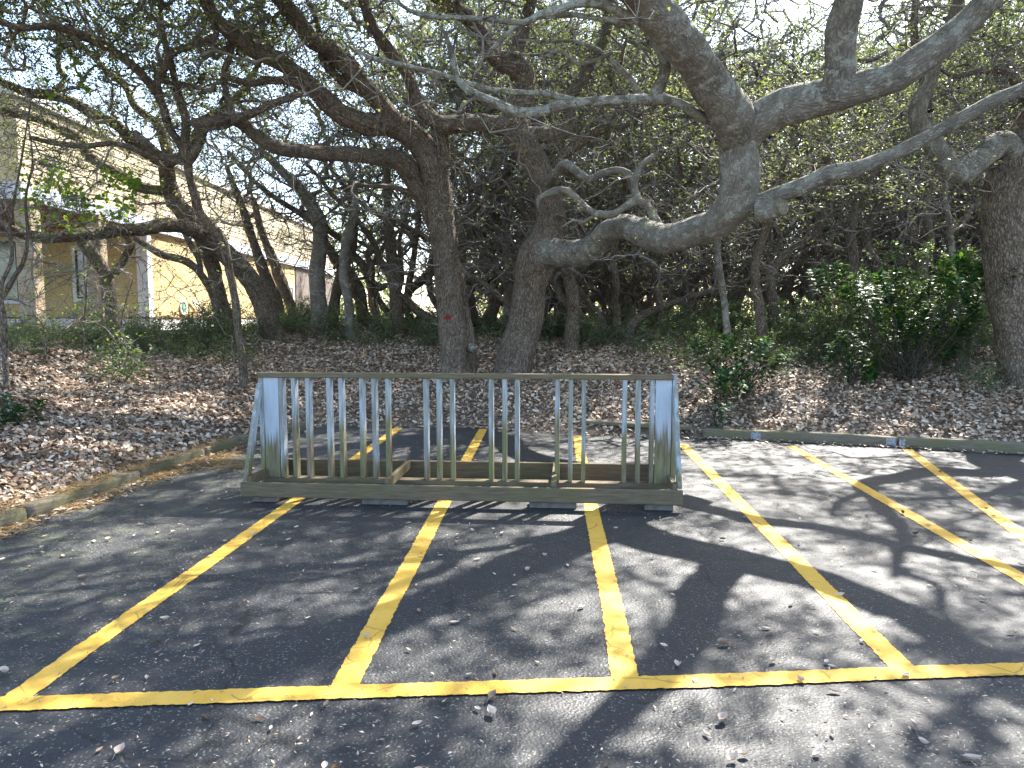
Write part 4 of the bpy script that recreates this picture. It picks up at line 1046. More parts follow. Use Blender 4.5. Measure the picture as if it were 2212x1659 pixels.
# spotted slender stem
t5b_trunk = [(525, 797, 11.6, 17), (522, 760, 11.6, 16), (514, 709, 11.6, 16), (508, 650, 11.6, 16), (499, 600, 11.6, 17), (488, 550, 11.55, 18), (478, 515, 11.5, 20), (455, 488, 11.4, 20), (433, 462, 11.3, 18), (420, 420, 11.2, 17), (410, 385, 11.1, 16), (406, 348, 11.0, 20)]
t5b_limbs = [
    [(406, 350, 11.0, 18), (385, 305, 10.9, 16), (360, 262, 10.8, 17), (345, 215, 10.7, 17), (310, 165, 10.5, 18), (265, 125, 10.3, 18), (220, 95, 10.1, 18), (170, 72, 9.9, 18), (110, 58, 9.6, 16), (40, 62, 9.3, 14), (-40, 40, 9.0, 10)],
    [(406, 352, 11.0, 18), (420, 330, 10.9, 20), (435, 300, 10.8, 17), (445, 278, 10.7, 15), (480, 270, 10.6, 14), (500, 262, 10.5, 14)],
    [(345, 205, 10.7, 16), (340, 180, 10.6, 16), (356, 140, 10.5, 16), (372, 112, 10.4, 15), (420, 95, 10.3, 13), (455, 78, 10.2, 11), (470, 70, 10.2, 8)],
    [(405, 345, 11.0, 20), (400, 300, 10.9, 19), (398, 250, 10.9, 18), (385, 200, 10.8, 16), (372, 150, 10.8, 14), (350, 60, 10.7, 12), (345, -20, 10.6, 9)],
    [(345, 340, 10.9, 16), (310, 330, 10.8, 12), (250, 312, 10.6, 11), (180, 314, 10.4, 11), (130, 310, 10.2, 11), (65, 296, 10.0, 8)],
    [(408, 350, 11.0, 16), (375, 345, 10.95, 17), (345, 338, 10.9, 18), (325, 320, 10.8, 15), (290, 285, 10.7, 14)],
]
make_tree('slender spotted oak stem rising from the leaf litter left of the rack', t5b_trunk, t5b_limbs,
          [(200, (-5.0, 10.6, 5.7), (3.2, 1.5, 1.0))], 6, mat='bark', bare=130, bare_lf=1.5, nlf=8, ntw=6, leafsize=0.052, sides=16, flare=0.2)
# other individual trees of the left and middle distance
make_tree('small forked oak with sawn limbs in front of the porch posts', [(250, 726, 15.6, 30), (243, 690, 15.6, 26), (236, 640, 15.6, 26), (230, 600, 15.6, 27), (218, 575, 15.5, 26), (200, 550, 15.4, 25), (182, 525, 15.3, 26), (172, 505, 15.2, 24)],
          [[(236, 596, 15.6, 18), (250, 580, 15.5, 17), (266, 558, 15.4, 16), (283, 532, 15.3, 16), (284, 524, 15.3, 12)], [(284, 530, 15.3, 13), (275, 515, 15.2, 11), (262, 508, 15.1, 6)]],
          [], 7, mat='bark', bare=8, nlf=2, sides=18)
make_tree('thin arching oak stem bending left before the yellow side wall', [(474, 712, 15.6, 15), (462, 645, 15.5, 15), (432, 590, 15.4, 16), (398, 563, 15.3, 16), (350, 550, 15.2, 15), (312, 527, 15.1, 13), (290, 513, 15.0, 10)],
          [[(437, 600, 15.4, 13), (428, 560, 15.4, 13), (412, 530, 15.4, 13), (398, 505, 15.4, 11), (390, 480, 15.4, 8)], [(430, 560, 15.4, 10), (432, 535, 15.4, 9), (428, 520, 15.4, 7)]], [], 8, bare=14, nlf=3, sides=12)
mids = [
    ([(605, 708, 17.5, 30), (595, 650, 17.5, 28), (575, 600, 17.4, 24), (560, 560, 17.3, 22), (545, 515, 17.2, 20), (520, 440, 17, 16), (490, 360, 16.8, 10)], 'dark oak with a slight lean standing behind the big leaning clump'),
    ([(648, 712, 19, 26), (628, 660, 19, 24), (605, 600, 19, 24), (590, 560, 19, 20), (565, 500, 19, 16), (548, 430, 19, 12)], 'thin dark oak leaning left against the side wall of the house'),
    ([(692, 722, 16.5, 36), (688, 660, 16.5, 34), (684, 590, 16.5, 34), (690, 530, 16.5, 32), (690, 480, 16.4, 32), (670, 440, 16.4, 28), (640, 400, 16.3, 22), (600, 360, 16.2, 18), (560, 320, 16, 12)], 'grey oak trunk near the small side window of the house'),
    ([(720, 722, 18, 24), (722, 660, 18, 22), (735, 600, 18, 22), (760, 540, 18, 18), (765, 470, 18, 14), (745, 400, 18, 10)], 'reddish slim oak right of the grey trunk by the house'),
    ([(757, 722, 16, 22), (752, 650, 16, 20), (742, 590, 16, 20), (748, 520, 16, 22), (762, 470, 16, 18), (765, 400, 16, 14), (740, 340, 16, 10)], 'slim grey oak standing left of the bright gap in the woods'),
    ([(785, 708, 19, 26), (778, 640, 19, 26), (756, 590, 19, 22), (715, 545, 19, 20), (690, 500, 19, 15), (650, 450, 19, 10)], 'crooked dark oak bending left before the bright gap in the woods'),
    ([(862, 712, 17, 30), (856, 660, 17, 26), (852, 600, 17, 26), (846, 550, 17, 24), (842, 510, 17, 24), (836, 470, 17, 18), (838, 410, 17, 14), (830, 330, 17, 10)], 'straight dark oak in the bright gap left of the red marked oak'),
    ([(885, 700, 19, 16), (880, 640, 19, 14), (890, 580, 19, 14), (898, 520, 19, 12), (905, 450, 19, 9), (895, 380, 19, 6)], 'slender leaning oak in the bright gap close to the red marked oak'),
    ([(1094, 700, 17, 20), (1098, 620, 17, 18), (1096, 540, 17, 18), (1090, 460, 17, 15), (1096, 380, 17, 12), (1080, 300, 17, 8)], 'slim grey oak between the two big trunks'),
    ([(1235, 720, 14.2, 30), (1238, 650, 14.2, 28), (1225, 580, 14.2, 24), (1215, 500, 14.2, 26), (1212, 430, 14.2, 22), (1230, 360, 14.2, 16), (1250, 290, 14.2, 12)], 'dark oak close behind the leaning trunk'),
    ([(1430, 730, 16, 20), (1426, 660, 16, 18), (1418, 600, 16, 18), (1410, 540, 16, 16), (1416, 470, 16, 12), (1400, 380, 16, 9)], 'slim dark oak under the lichened sweeping limb'),
    ([(1570, 725, 12.6, 16), (1566, 660, 12.6, 15), (1556, 600, 12.5, 15), (1550, 540, 12.4, 14), (1552, 480, 12.3, 12), (1560, 420, 12.2, 8), (1550, 330, 12.1, 6)], 'thin straight stem under the elbow of the sweeping limb'),
    ([(1648, 722, 12.9, 22), (1640, 660, 12.9, 20), (1632, 610, 12.9, 20), (1632, 560, 12.9, 20), (1648, 510, 12.9, 20), (1672, 460, 12.8, 20), (1680, 400, 12.8, 14), (1700, 330, 12.7, 10)], 'reddish stem right of the thin straight stem under the elbow'),
    ([(1672, 668, 15.5, 26), (1664, 620, 15.5, 22), (1672, 580, 15.5, 22), (1705, 545, 15.5, 22), (1745, 520, 15.4, 22), (1775, 480, 15.3, 22), (1785, 430, 15.2, 20), (1790, 360, 15.1, 14), (1760, 280, 15, 10)], 'black twisted oak curving right beside the small bright gap'),
    ([(1752, 640, 18, 14), (1748, 590, 18, 12), (1760, 540, 18, 12), (1745, 500, 18, 10), (1740, 420, 18, 8)], 'thin dark stem in the small bright gap on the right'),
    ([(1840, 660, 15, 30), (1838, 600, 15, 28), (1842, 550, 15, 24), (1835, 500, 15, 20), (1850, 440, 15, 18), (1880, 380, 15, 14), (1900, 300, 15, 10)], 'grey forked oak behind the spreading glossy shrub'),
    ([(1905, 640, 16, 24), (1895, 580, 16, 22), (1870, 530, 16, 20), (1880, 480, 16, 16), (1905, 420, 16, 14), (1900, 350, 16, 10)], 'leaning grey oak right of the forked one on the right'),
    ([(2065, 720, 12.0, 14), (2062, 640, 12, 13), (2058, 560, 12, 12), (2050, 480, 12, 11), (2040, 400, 12, 9), (2050, 300, 12, 7)], 'thin pale stem close to the crooked oak at the right edge'),
    ([(2000, 640, 15, 22), (1995, 580, 15, 20), (2010, 520, 15, 18), (2000, 450, 15, 15), (2015, 380, 15, 12), (2040, 290, 15, 8)], 'dim oak stem behind the glossy shrub near the right edge'),
]
for i, (tr, lab) in enumerate(mids):
    TP, TR = limb_world(tr)
    top = TP[-1]
    make_tree(lab, tr, [], [(80 if i < 8 else 45 if i < 13 else 24, (top[0], top[1] + 0.2, top[2] + (1.2 if i < 8 else 0.7)), (2.5, 1.6, 1.5 if i < 8 else 1.1)), (16, (top[0], top[1], top[2] - 0.6), (1.6, 1.2, 0.8))], 60 + i, bare=50, nlf=4, ntw=7, ltw=0.4, leafsize=0.065, sides=14, flare=0.25,
              mat='bark_lichen' if i in (2, 4, 8, 11, 17) else 'bark', group='individual oaks in the middle distance')

# thicket behind: a few kinds of twisted oak, copied
def make_thicket(seed):
    rng = np.random.default_rng(seed)
    root = empty('thicket_oak', (0, 0, 0))
    ns = rng.integers(2, 5)
    tb = Tubes(); skel = []
    for s_ in range(ns):
        a = rng.uniform(0, 2 * math.pi); lean = rng.uniform(0.1, 0.55)
        p = np.array([0.12 * math.cos(a), 0.12 * math.sin(a), -0.2]); P = [p]
        d = np.array([lean * math.cos(a), lean * math.sin(a), 1.0]); d /= np.linalg.norm(d)
        Hh = rng.uniform(4.4, 6.6); n = 14
        for k in range(n):
            d = d + rng.normal(size=3) * np.array([0.26, 0.26, 0.1]); d[2] = max(d[2], 0.35); d /= np.linalg.norm(d)
            P.append(P[-1] + d * Hh / n)
        r0 = rng.uniform(0.07, 0.13)
        P, Rr = smooth_path(P, np.linspace(r0, r0 * 0.3, len(P)), 0.16)
        link('trunk', tube_mesh('trunk', P, Rr, MAT['bark'], 9, seed * 3 + s_, 0.1, 0.2), root)
        skel.append(P[len(P) // 3:])
    skel = np.vstack(skel)
    cl = np.vstack([ball(rng, 110, (0, 0, 6.6), (2.5, 2.5, 2.2)), ball(rng, 45, (0, 0, 4.0), (2.2, 2.2, 1.6)), ball(rng, 14, (0, 0, 1.8), (1.8, 1.8, 0.9))])
    cl = cl[cl[:, 2] > 0.5]
    for P, Rr in colonize(rng, skel, cl, amp=0.28, rmax=0.075, tip=0.009): tb.add(P, Rr, 4 if Rr[0] > 0.014 else 3)
    lp, ld = spray(rng, tb, cl, 10, 0.45, 2.4)
    bare = skel[rng.integers(0, len(skel), 190)] + rng.normal(size=(190, 3)) * 0.6
    for P, Rr in colonize(rng, skel, bare, amp=0.32, rmax=0.03, tip=0.007): tb.add(P, Rr, 3)
    spray(rng, tb, bare, 4, 0.4, 0)
    o = link('twigs', tb.build('twigs', MAT['twig']), root); o['kind'] = 'stuff'
    o = link('crown', leaves_mesh('crown', lp, MAT['leaf'], rng, 0.075, 0.55, dirs=ld), root); o['kind'] = 'stuff'
    tag(root, 'slender twisted oak in the dense thicket beyond the large oaks', 'tree', 'thicket of twisted oaks behind')
    return root
protos = [make_thicket(200 + i) for i in range(8)]
rng = np.random.default_rng(77)
spots = []
Yk = 15.5
tries = 0
def ok_spot(x, y, dmin):
    q = x / y
    if x < -7.2 and y < 38: return False
    if x < -3.6 - 0.03 * (y - 15) and y < 40: return False
    if 4.5 < x < 10.5 and y < 17.5: return False
    if -0.165 < q < -0.095 and y > 17: return False
    if 0.375 < q < 0.40 and y > 16: return False
    return all((x - a) ** 2 + (y - b) ** 2 > dmin * dmin for a, b in spots)
for (ya, yb, n, dm) in ((15.2, 20, 18, 1.4), (20, 28, 34, 1.7), (28, 37, 24, 2.5)):
    k = 0; t = 0
    while k < n and t < 4000:
        t += 1
        y = rng.uniform(ya, yb); x = rng.uniform(-0.5 * y if y > 36 else -7, 0.80 * y + 1)
        if ok_spot(x, y, dm): spots.append((x, y)); k += 1
# a few flank the view so that the wood goes on outside the frame
spots += [(13.5, 9.5), (14.5, 12.5), (12.5, 13.0), (16.5, 8.0), (-15.5, 9.0), (-13.5, 7.2), (-17, 12)]
for i, (x, y) in enumerate(spots):
    o = protos[i] if i < len(protos) else copy_tree(protos[int(rng.integers(0, len(protos)))])
    s_ = rng.uniform(0.9, 1.15) * (1.0 + 0.35 * min(1.0, max(0.0, (y - 19) / 16)))
    o['label'] = where_label('slender twisted oak', x, y)
    o.location = (x, y, gz(x, y) - 0.05); o.rotation_euler = (0, 0, rng.uniform(0, 6.28)); o.scale = (s_, s_, s_ * rng.uniform(0.92, 1.1))
# far wood that reads as one mass
def far_wood():
    rng = np.random.default_rng(5)
    n = 52000
    ang = rng.uniform(-0.60, 0.80, n); Rr = rng.uniform(39, 58, n)
    x = ang * Rr; y = Rr
    q = x / y
    keep = ~((q > -0.155) & (q < -0.10)) & ~((q > 0.376) & (q < 0.398)) & ~(q < -0.26)
    x, y = x[keep], y[keep]
    z = 1.2 + rng.random(len(x)) ** 1.7 * (9.0 + 1.5 * np.sin(x * 0.5))
    c = np.stack([x, y, z], -1)
    o = link('far_wood', leaves_mesh('far_wood', c, MAT['leaf'], rng, 0.36, 0.5, flat=0.9))
    tag(o, 'far edge of the wood glimpsed between the trunks', kind='stuff')
far_wood()

# ---------------------------------------------------------------- understory
def small_shrub(seed, hh, rr, nst, nleaf, leafmat, size, label, group, name='shrub', cat='shrub', ratio=0.48):
    rng = np.random.default_rng(seed)
    root = empty(name)
    tb = Tubes(); cs = []
    for s_ in range(nst):
        a = rng.uniform(0, 6.28); q = rr * math.sqrt(rng.random())
        e = np.array([q * math.cos(a), q * math.sin(a), hh * rng.uniform(0.45, 1.0)])
        P = wander(rng, (0.06 * math.cos(a), 0.06 * math.sin(a), -0.05), e, 0.15, 0.12)
        tb.add(P, np.linspace(0.008, 0.003, len(P)), 3)
        cs += [P[int(t * (len(P) - 1))] for t in (0.55, 0.8, 1.0)]
    lp, ld = spray(rng, tb, cs, 3, 0.17, nleaf, 0.05, 0.3, 0.002)
    link('stems', tb.build('stems', MAT['twig']), root)['kind'] = 'stuff'
    link('foliage', leaves_mesh('foliage', lp, MAT[leafmat], rng, size, ratio, dirs=ld, flat=0.6), root)['kind'] = 'stuff'
    tag(root, label, cat, group)
    return root
sp = [small_shrub(300 + i, 0.55 + 0.12 * (i % 3), 0.5 + 0.1 * (i % 2), 12, 7, 'leaf_shrub', 0.055, 'low small-leaved evergreen shrub on the crest of the leafy bank', 'small evergreen shrubs on the bank') for i in range(5)]
rng = np.random.default_rng(31)
pos = []
def shrub_zone(pxa, pxb, Ya, Yb, n):
    for _ in range(n):
        Y = rng.uniform(Ya, Yb); px = rng.uniform(pxa, pxb)
        pos.append(((px - CX) / FPX * Y, Y))
shrub_zone(0, 300, 10.5, 14.5, 16); shrub_zone(300, 520, 12.5, 16, 14); shrub_zone(520, 960, 15, 19, 22)
shrub_zone(1020, 1240, 16, 19, 10); shrub_zone(1240, 1760, 13.2, 18.5, 44); shrub_zone(1700, 2180, 11.8, 17, 46)
shrub_zone(2150, 2330, 10, 14, 5)
for i, (x, y) in enumerate(pos):
    o = sp[i] if i < len(sp) else copy_tree(sp[int(rng.integers(0, len(sp)))])
    s_ = rng.uniform(0.6, 1.25)
    o['label'] = where_label('low small-leaved shrub', x, y)
    o.location = (x, y, gz(x, y) - 0.02); o.rotation_euler = (rng.uniform(-.1, .1), rng.uniform(-.1, .1), rng.uniform(0, 6.28)); o.scale = (s_, s_, s_ * rng.uniform(0.8, 1.2))
tall = [small_shrub(330 + i, 1.5 + 0.25 * i, 0.75, 26, 9, 'leaf_shrub', 0.075, 'x', 'leafy green shrubs before the crooked oak') for i in range(3)]
for i, (px, Y, s_, lab) in enumerate([(1790, 12.6, 0.8, 'leafy green shrub at the left end of the right-hand thicket of shrubs'), (1850, 12.2, 0.85, 'leafy green shrub behind the low glossy shrub on the right bank'), (1905, 12.8, 1.0, 'tallish green shrub filling the middle of the right-hand shrubs'),
        (1960, 12.1, 0.9, 'green shrub just behind the tall glossy shrub'), (2010, 12.7, 1.05, 'tall loose green shrub left of the thin pale stem'), (2060, 12.0, 0.9, 'green shrub at the foot of the thin pale stem'),
        (2105, 12.4, 1.0, 'green shrub touching the trunk of the crooked oak'), (1930, 11.4, 0.6, 'low green shrub in front of the tall glossy shrub'), (2080, 11.3, 0.6, 'low green shrub at the base of the crooked oak'), (1740, 13.2, 0.7, 'green shrub by the small bright gap in the wood')]):
    o = tall[i] if i < 3 else copy_tree(tall[i % 3])
    x = (px - CX) / FPX * Y
    o['label'] = lab
    o.location = (x, Y, gz(x, Y) - 0.03); o.rotation_euler = (0, 0, i * 1.7); o.scale = (s_, s_, s_)
# broad-leaved glossy shrubs with whorled leaves
def rosette_shrub(label, base, tips, seed, L=0.13, group=None, dense=1):
    rng = np.random.default_rng(seed)
    base = np.array([base[0], base[1], gz(base[0], base[1])])
    root = empty('glossy_shrub', tuple(base)); tag(root, label, 'shrub', group)
    c, d, nn = [], [], []
    tips = list(tips) + [tuple(np.array(t) + rng.normal(size=3) * np.array([0.16, 0.2, 0.10])) for t in tips[::dense]]
    for t in tips:
        t = np.asarray(t, float)
        P = wander(rng, (rng.normal() * 0.05, rng.normal() * 0.05, -0.05), t - base, 0.10, 0.15)
        Pm, Rm = smooth_path(P, np.linspace(0.008, 0.004, len(P)), 0.08)
        link('stem', tube_mesh('stem', Pm, Rm, MAT['twig_dark'], 6, seed, 0.05), root)
        ax = unit(P[-1] - P[-2] + np.array([0, 0, 0.08]))
        for lvl, (frac, k) in enumerate(((0.0, 9), (0.05, 8), (0.12, 7), (0.20, 6), (0.30, 4))):
            ph = rng.uniform(0, 6.28)
            for q in range(k):
                a = ph + 6.28 * q / k + rng.normal() * 0.2
                u = unit(np.cross(ax, [0.3, 0.2, 1.0])); w = np.cross(ax, u)
                out = u * math.cos(a) + w * math.sin(a)
                dr = unit(out + ax * rng.uniform(0.1, 0.7) + np.array([0, 0, -0.15]))
                ll = L * rng.uniform(0.7, 1.15)
                c.append(P[-1] - ax * frac + dr * ll * 0.55); d.append(dr); nn.append(unit(ax - dr * ax.dot(dr)))
    c, d, nn = np.array(c), np.array(d), np.array(nn)
    Lr = L * rng.uniform(0.75, 1.15, len(c))
    V, F, k = leaf_arrays(c, d, nn, Lr, Lr * 0.33, 0.2, True, -0.06)
    o = link('foliage', mesh_np('foliage', V, F, MAT['leaf_gloss'], attrs={'rnd': np.repeat(rng.random(len(c)) ** 1.6, k)}), root); o['kind'] = 'stuff'
    return root
def tipz(lst, Y): return [tuple(at(a, b, Y + dy)) for a, b, dy in lst]
rosette_shrub('dark glossy shrub of whorled leaves standing in the dry leaves right of the rack', at(1600, 830, 10.6)[:2],
              tipz([(1505, 740, 0), (1535, 722, .2), (1560, 750, -.1), (1580, 735, .2), (1545, 775, 0), (1600, 765, .1), (1625, 740, .1), (1655, 735, .2), (1640, 775, -.1), (1670, 790, .1), (1590, 790, -.2), (1560, 800, -.2), (1620, 805, 0), (1690, 765, .3)], 10.6), 401, 0.125)
rosette_shrub('small glossy seedling shrub just above the asphalt right of the rack', at(1552, 862, 9.9)[:2], tipz([(1550, 842, 0), (1570, 835, .1), (1540, 820, 0)], 9.9), 402, 0.10)
rosette_shrub('low glossy shrub in the middle of the right bank', at(1830, 800, 10.9)[:2],
              tipz([(1795, 745, 0), (1820, 730, .1), (1845, 720, 0), (1860, 745, .1), (1835, 765, -.1), (1880, 790, .2), (1790, 775, 0), (1900, 775, .2)], 10.9), 403, 0.12)
rosette_shrub('tall spreading glossy shrub before the crooked oak on the right', at(1960, 800, 10.9)[:2],
              tipz([(1760, 590, 0), (1800, 575, .1), (1840, 600, 0), (1870, 620, .2), (1900, 595, 0), (1935, 590, .2), (1960, 620, 0), (1985, 640, .1), (2010, 610, .1), (2040, 570, 0), (2075, 560, .1), (2110, 580, 0), (2130, 605, .1),
                    (2060, 610, .2), (2090, 640, 0), (1920, 650, .1), (1950, 670, 0), (2000, 680, .1), (2040, 670, 0), (2070, 700, .1), (1975, 710, -.1), (2020, 730, 0), (1890, 665, .2), (2105, 680, .1), (1930, 720, .1), (2050, 745, .1), (2115, 640, .2), (1830, 640, .1)], 10.9), 404, 0.15, dense=1)
rosette_shrub('glossy seedling beside the left path with pale green new leaves', at(20, 905, 7.4)[:2], tipz([(12, 860, 0), (35, 880, .1), (25, 900, 0), (5, 890, 0)], 7.4), 405, 0.10)
# vine with bright round leaves over the low limb
def vine():
    rng = np.random.default_rng(55)
    b = at(150, 505, 10.6)
    root = empty('climbing_vine', tuple(b)); tag(root, 'bright green leafy vine trailing over the low limb before the house', 'vine')
    bb = np.array(b); tb = Tubes(); lp = []
    lines = [[(60, 470), (95, 415), (110, 380), (118, 350)], [(110, 480), (150, 440), (190, 420), (240, 425), (280, 420)], [(150, 500), (200, 465), (240, 450), (275, 455)], [(225, 380), (250, 393), (290, 398), (300, 404)],
             [(120, 400), (170, 430), (200, 470)], [(255, 480), (280, 440), (290, 410), (330, 415)], [(80, 500), (75, 440), (60, 380)], [(130, 350), (140, 400), (180, 455)], [(160, 130), (176, 160), (180, 190)], [(100, 190), (110, 215), (118, 240)]]
    for l in lines:
        P = np.array([tuple(at(x, y, 10.6 + rng.uniform(-0.3, 0.3))) for x, y in l]) - bb
        P, Rr = smooth_path(P, np.full(len(P), 0.004), 0.06)
        tb.add(P, Rr, 3)
        lp.append(np.repeat(P, 4, 0) + rng.normal(size=(len(P) * 4, 3)) * 0.07)
    link('stems', tb.build('stems', MAT['twig']), root)['kind'] = 'stuff'
    lp = np.vstack(lp)
    link('foliage', leaves_mesh('foliage', lp, MAT['leaf_fresh'], rng, 0.075, 0.85, six=True, flat=0.9), root)['kind'] = 'stuff'
vine()
# thin bare saplings at the left edge
def sapling(label, pts, Y, seed, nlf=1, dia=5):
    tr = [(a, b, Y, dia - i * (dia - 2.0) / max(1, len(pts) - 1)) for i, (a, b) in enumerate(pts)]
    return make_tree(label, tr, [], [], seed, bare=46, nlf=nlf, ntw=3, ltw=0.35, sides=7, flare=0.0, name='sapling', cat='sapling', leafmat='leaf_fresh', leafsize=0.05, maxtwig=0.008)
sapling('bare thin sapling at the left edge, its dark stem in front of the big window', [(12, 790, ), (8, 700), (2, 620), (25, 560), (22, 480), (40, 380), (60, 260), (72, 180)], 9.0, 501, 2, 13)
sapling('second bare sapling at the left edge with a stem curving right', [(5, 640), (30, 600), (52, 560), (60, 500), (55, 430), (70, 350), (62, 270)], 9.2, 502, 2, 12)
sapling('very thin bare sapling between the porch posts', [(180, 760), (182, 700), (186, 640), (190, 590), (210, 520), (230, 470)], 11.5, 503, 1, 4)
sapling('thin twiggy sapling before the left porch post', [(95, 790), (100, 730), (85, 690), (60, 680)], 10.5, 504, 1, 6)
sapling('thin leafless sapling left of the beaten path', [(268, 800), (270, 750), (262, 700), (275, 640), (290, 600)], 11.3, 505, 1, 4)
# broken pale branch lying at the left edge
P, Rr = smooth_path([gp(-20, 830, 0.75), gp(14, 856, 0.72), gp(22, 878, 0.6), gp(45, 902, 0.5)], [0.012, 0.016, 0.016, 0.012], 0.05)
br = empty('broken_branch', tuple(P[0])); tag(br, 'pale broken branch propped over the leaf litter at the left edge', 'branch')
link('main_stem', tube_mesh('main_stem', P - P[0], Rr, MAT['bark_pale'], 8, 3), br)
P2, R2 = smooth_path([P[8], P[8] + np.array([0.10, 0.05, 0.10]), P[8] + np.array([0.16, 0.06, 0.2])], [0.010, 0.008, 0.005], 0.04)
link('side_stem', tube_mesh('side_stem', P2 - P[0], R2, MAT['bark_pale'], 7, 4), br)

# ---------------------------------------------------------------- leaf litter
def scatter_litter():
    rng = np.random.default_rng(12)
    n = 350000
    Y = 3.5 + (24 - 3.5) * rng.random(n) ** 1.15
    q = rng.uniform(-0.80, 0.95, n); x = q * Y
    d = seg_dist(x, Y)
    dens = np.where(d > 0.05, 1.0, 0.0)
    nz = fnoise2(x, Y, 0.8, 3, 3)
    bare = np.clip((1.1 - d) / 1.0, 0, 1)
    dens *= 1 - 0.62 * bare * np.clip(0.75 + nz * 2.0, 0, 1)
    path = np.exp(-((x + 5.7 + 0.25 * (Y - 9)) / 0.5) ** 2) * (Y > 9.5)
    dens *= 1 - 0.75 * path
    dens *= np.clip(0.9 + nz * 1.5, 0.35, 1) * np.clip((22 - Y) / 6, 0.25, 1) * (x > -8.9 - 100 * (Y < 17.5))
    k = rng.random(n) < dens
    x, Y, d = x[k], Y[k], d[k]
    m = len(x); e = 0.08
    z = hgt(x, Y)
    sl = np.stack([-(hgt(x + e, Y) - z) / e, -(hgt(x, Y + e) - z) / e, np.ones(m)], -1)
    nrm = unit(unit(sl) + rng.normal(size=(m, 3)) * 0.42)
    a = rng.uniform(0, 6.28, m); dr = np.stack([np.cos(a), np.sin(a), np.zeros(m)], -1); dr = unit(dr - nrm * np.sum(dr * nrm, 1)[:, None])
    L = rng.uniform(0.045, 0.10, m)
    c = np.stack([x, Y, z + 0.008 + rng.random(m) ** 2 * 0.035], -1)
    V, F, kk = leaf_arrays(c, dr, nrm, L, L * rng.uniform(0.38, 0.55, m), rng.uniform(-0.35, 0.5, m)[:, None], True, rng.uniform(-0.12, 0.22, m))
    rnd = np.clip(rng.beta(1.6, 1.7, m) + fnoise2(x, Y, 1.5, 8, 2) * 0.35, 0, 1)
    o = link('leaf_litter', mesh_np('leaf_litter', V, F, MAT['litter'], attrs={'rnd': np.repeat(rnd, kk)}))
    tag(o, 'brown and tan dry oak leaves carpeting the bank', kind='stuff')
    # drift of leaves caught along the timbers and the asphalt edge
    pts, al = [], []
    for i in range(2, 14):
        a_, b_ = EDGE[i - 1], EDGE[i]; Lg = np.linalg.norm(b_ - a_)
        if a_[0] > 9: continue
        t = (b_ - a_) / Lg; nn = np.array([-t[1], t[0]])
        m = int(Lg * (80 if i < 7 else 60))
        s_ = rng.random(m) * Lg; o_ = rng.normal(size=m) * 0.035
        o_ = -np.abs(rng.normal(size=m)) * (0.12 if i < 7 else 0.07) + 0.02
        # EDGE runs so that the asphalt lies to its right
        pts.append(a_ + t * s_[:, None] + nn * o_[:, None])
    p = np.vstack(pts); m = len(p)
    ins = seg_dist(p[:, 0], p[:, 1]) < 0.0
    p = p[ins]; m = len(p)
    a = rng.uniform(0, 6.28, m); nrm = unit(np.array([0, 0, 1.0]) + rng.normal(size=(m, 3)) * 0.3)
    dr = np.stack([np.cos(a), np.sin(a), np.zeros(m)], -1); dr = unit(dr - nrm * np.sum(dr * nrm, 1)[:, None])
    L = rng.uniform(0.035, 0.075, m)
    V, F, kk = leaf_arrays(np.stack([p[:, 0], p[:, 1], 0.012 + rng.random(m) * 0.02], -1), dr, nrm, L, L * 0.45, rng.uniform(-0.3, 0.45, m)[:, None], True, rng.uniform(-0.1, 0.2, m))
    o = link('leaf_drift', mesh_np('leaf_drift', V, F, MAT['litter'], attrs={'rnd': np.repeat(rng.beta(2.2, 1.4, m), kk)}))
    tag(o, 'dry leaves drifted along the edge of the asphalt', kind='stuff')
    # pine straw tufts on and by the left timbers
    cs = [(-3.75, 6.2, 900, .22), (-3.62, 7.15, 800, .2), (-3.52, 7.75, 900, .25), (-3.3, 7.95, 500, .22), (-3.85, 5.3, 500, .2), (-4.1, 5.4, 700, .45), (-3.45, 8.4, 500, .25), (-3.9, 6.9, 700, .35), (-3.0, 7.7, 260, .2)]
    pp = []
    for cx, cyy, n_, sg in cs:
        pp.append(np.stack([cx + rng.normal(size=n_) * sg * 0.45, cyy + rng.normal(size=n_) * sg, rng.random(n_)], -1))
    pp = np.vstack(pp); m = len(pp)
    dd = seg_dist(pp[:, 0], pp[:, 1])
    on = (dd > 0.0) & (dd < 0.18)
    z = np.where(dd < 0, 0.012 + pp[:, 2] * 0.03, np.where(on, 0.11 + pp[:, 2] * 0.06, hgt(pp[:, 0], pp[:, 1]) + 0.03 + pp[:, 2] * 0.03))
    a = rng.uniform(0, 6.28, m); nrm = unit(np.array([0, 0, 1.0]) + rng.normal(size=(m, 3)) * 0.5)
    dr = unit(np.stack([np.cos(a), np.sin(a), rng.normal(size=m) * 0.25], -1)); nrm = unit(nrm - dr * np.sum(dr * nrm, 1)[:, None])
    V, F, kk = leaf_arrays(np.stack([pp[:, 0], pp[:, 1], z], -1), dr, nrm, rng.uniform(0.06, 0.16, m), np.full(m, 0.004), 0.0, False)
    o = link('pine_straw', mesh_np('pine_straw', V, F, MAT['straw']))
    tag(o, 'clumps of tan pine straw caught on the left kerb timbers', kind='stuff')
    # crumbs: catkins, twig bits and leaf scraps over the asphalt
    n = 9000
    Y = 1.9 + 9 * rng.random(n) ** 1.4; x = rng.uniform(-0.78, 0.78, n) * Y
    k = (seg_dist(x, Y) < -0.05) & (rng.random(n) < np.clip(0.35 + fnoise2(x, Y, 0.9, 41, 3) * 2.2, 0.05, 1))
    x, Y = x[k], Y[k]; m = len(x)
    a = rng.uniform(0, 6.28, m); nrm = unit(np.array([0, 0, 1.0]) + rng.normal(size=(m, 3)) * 0.25)
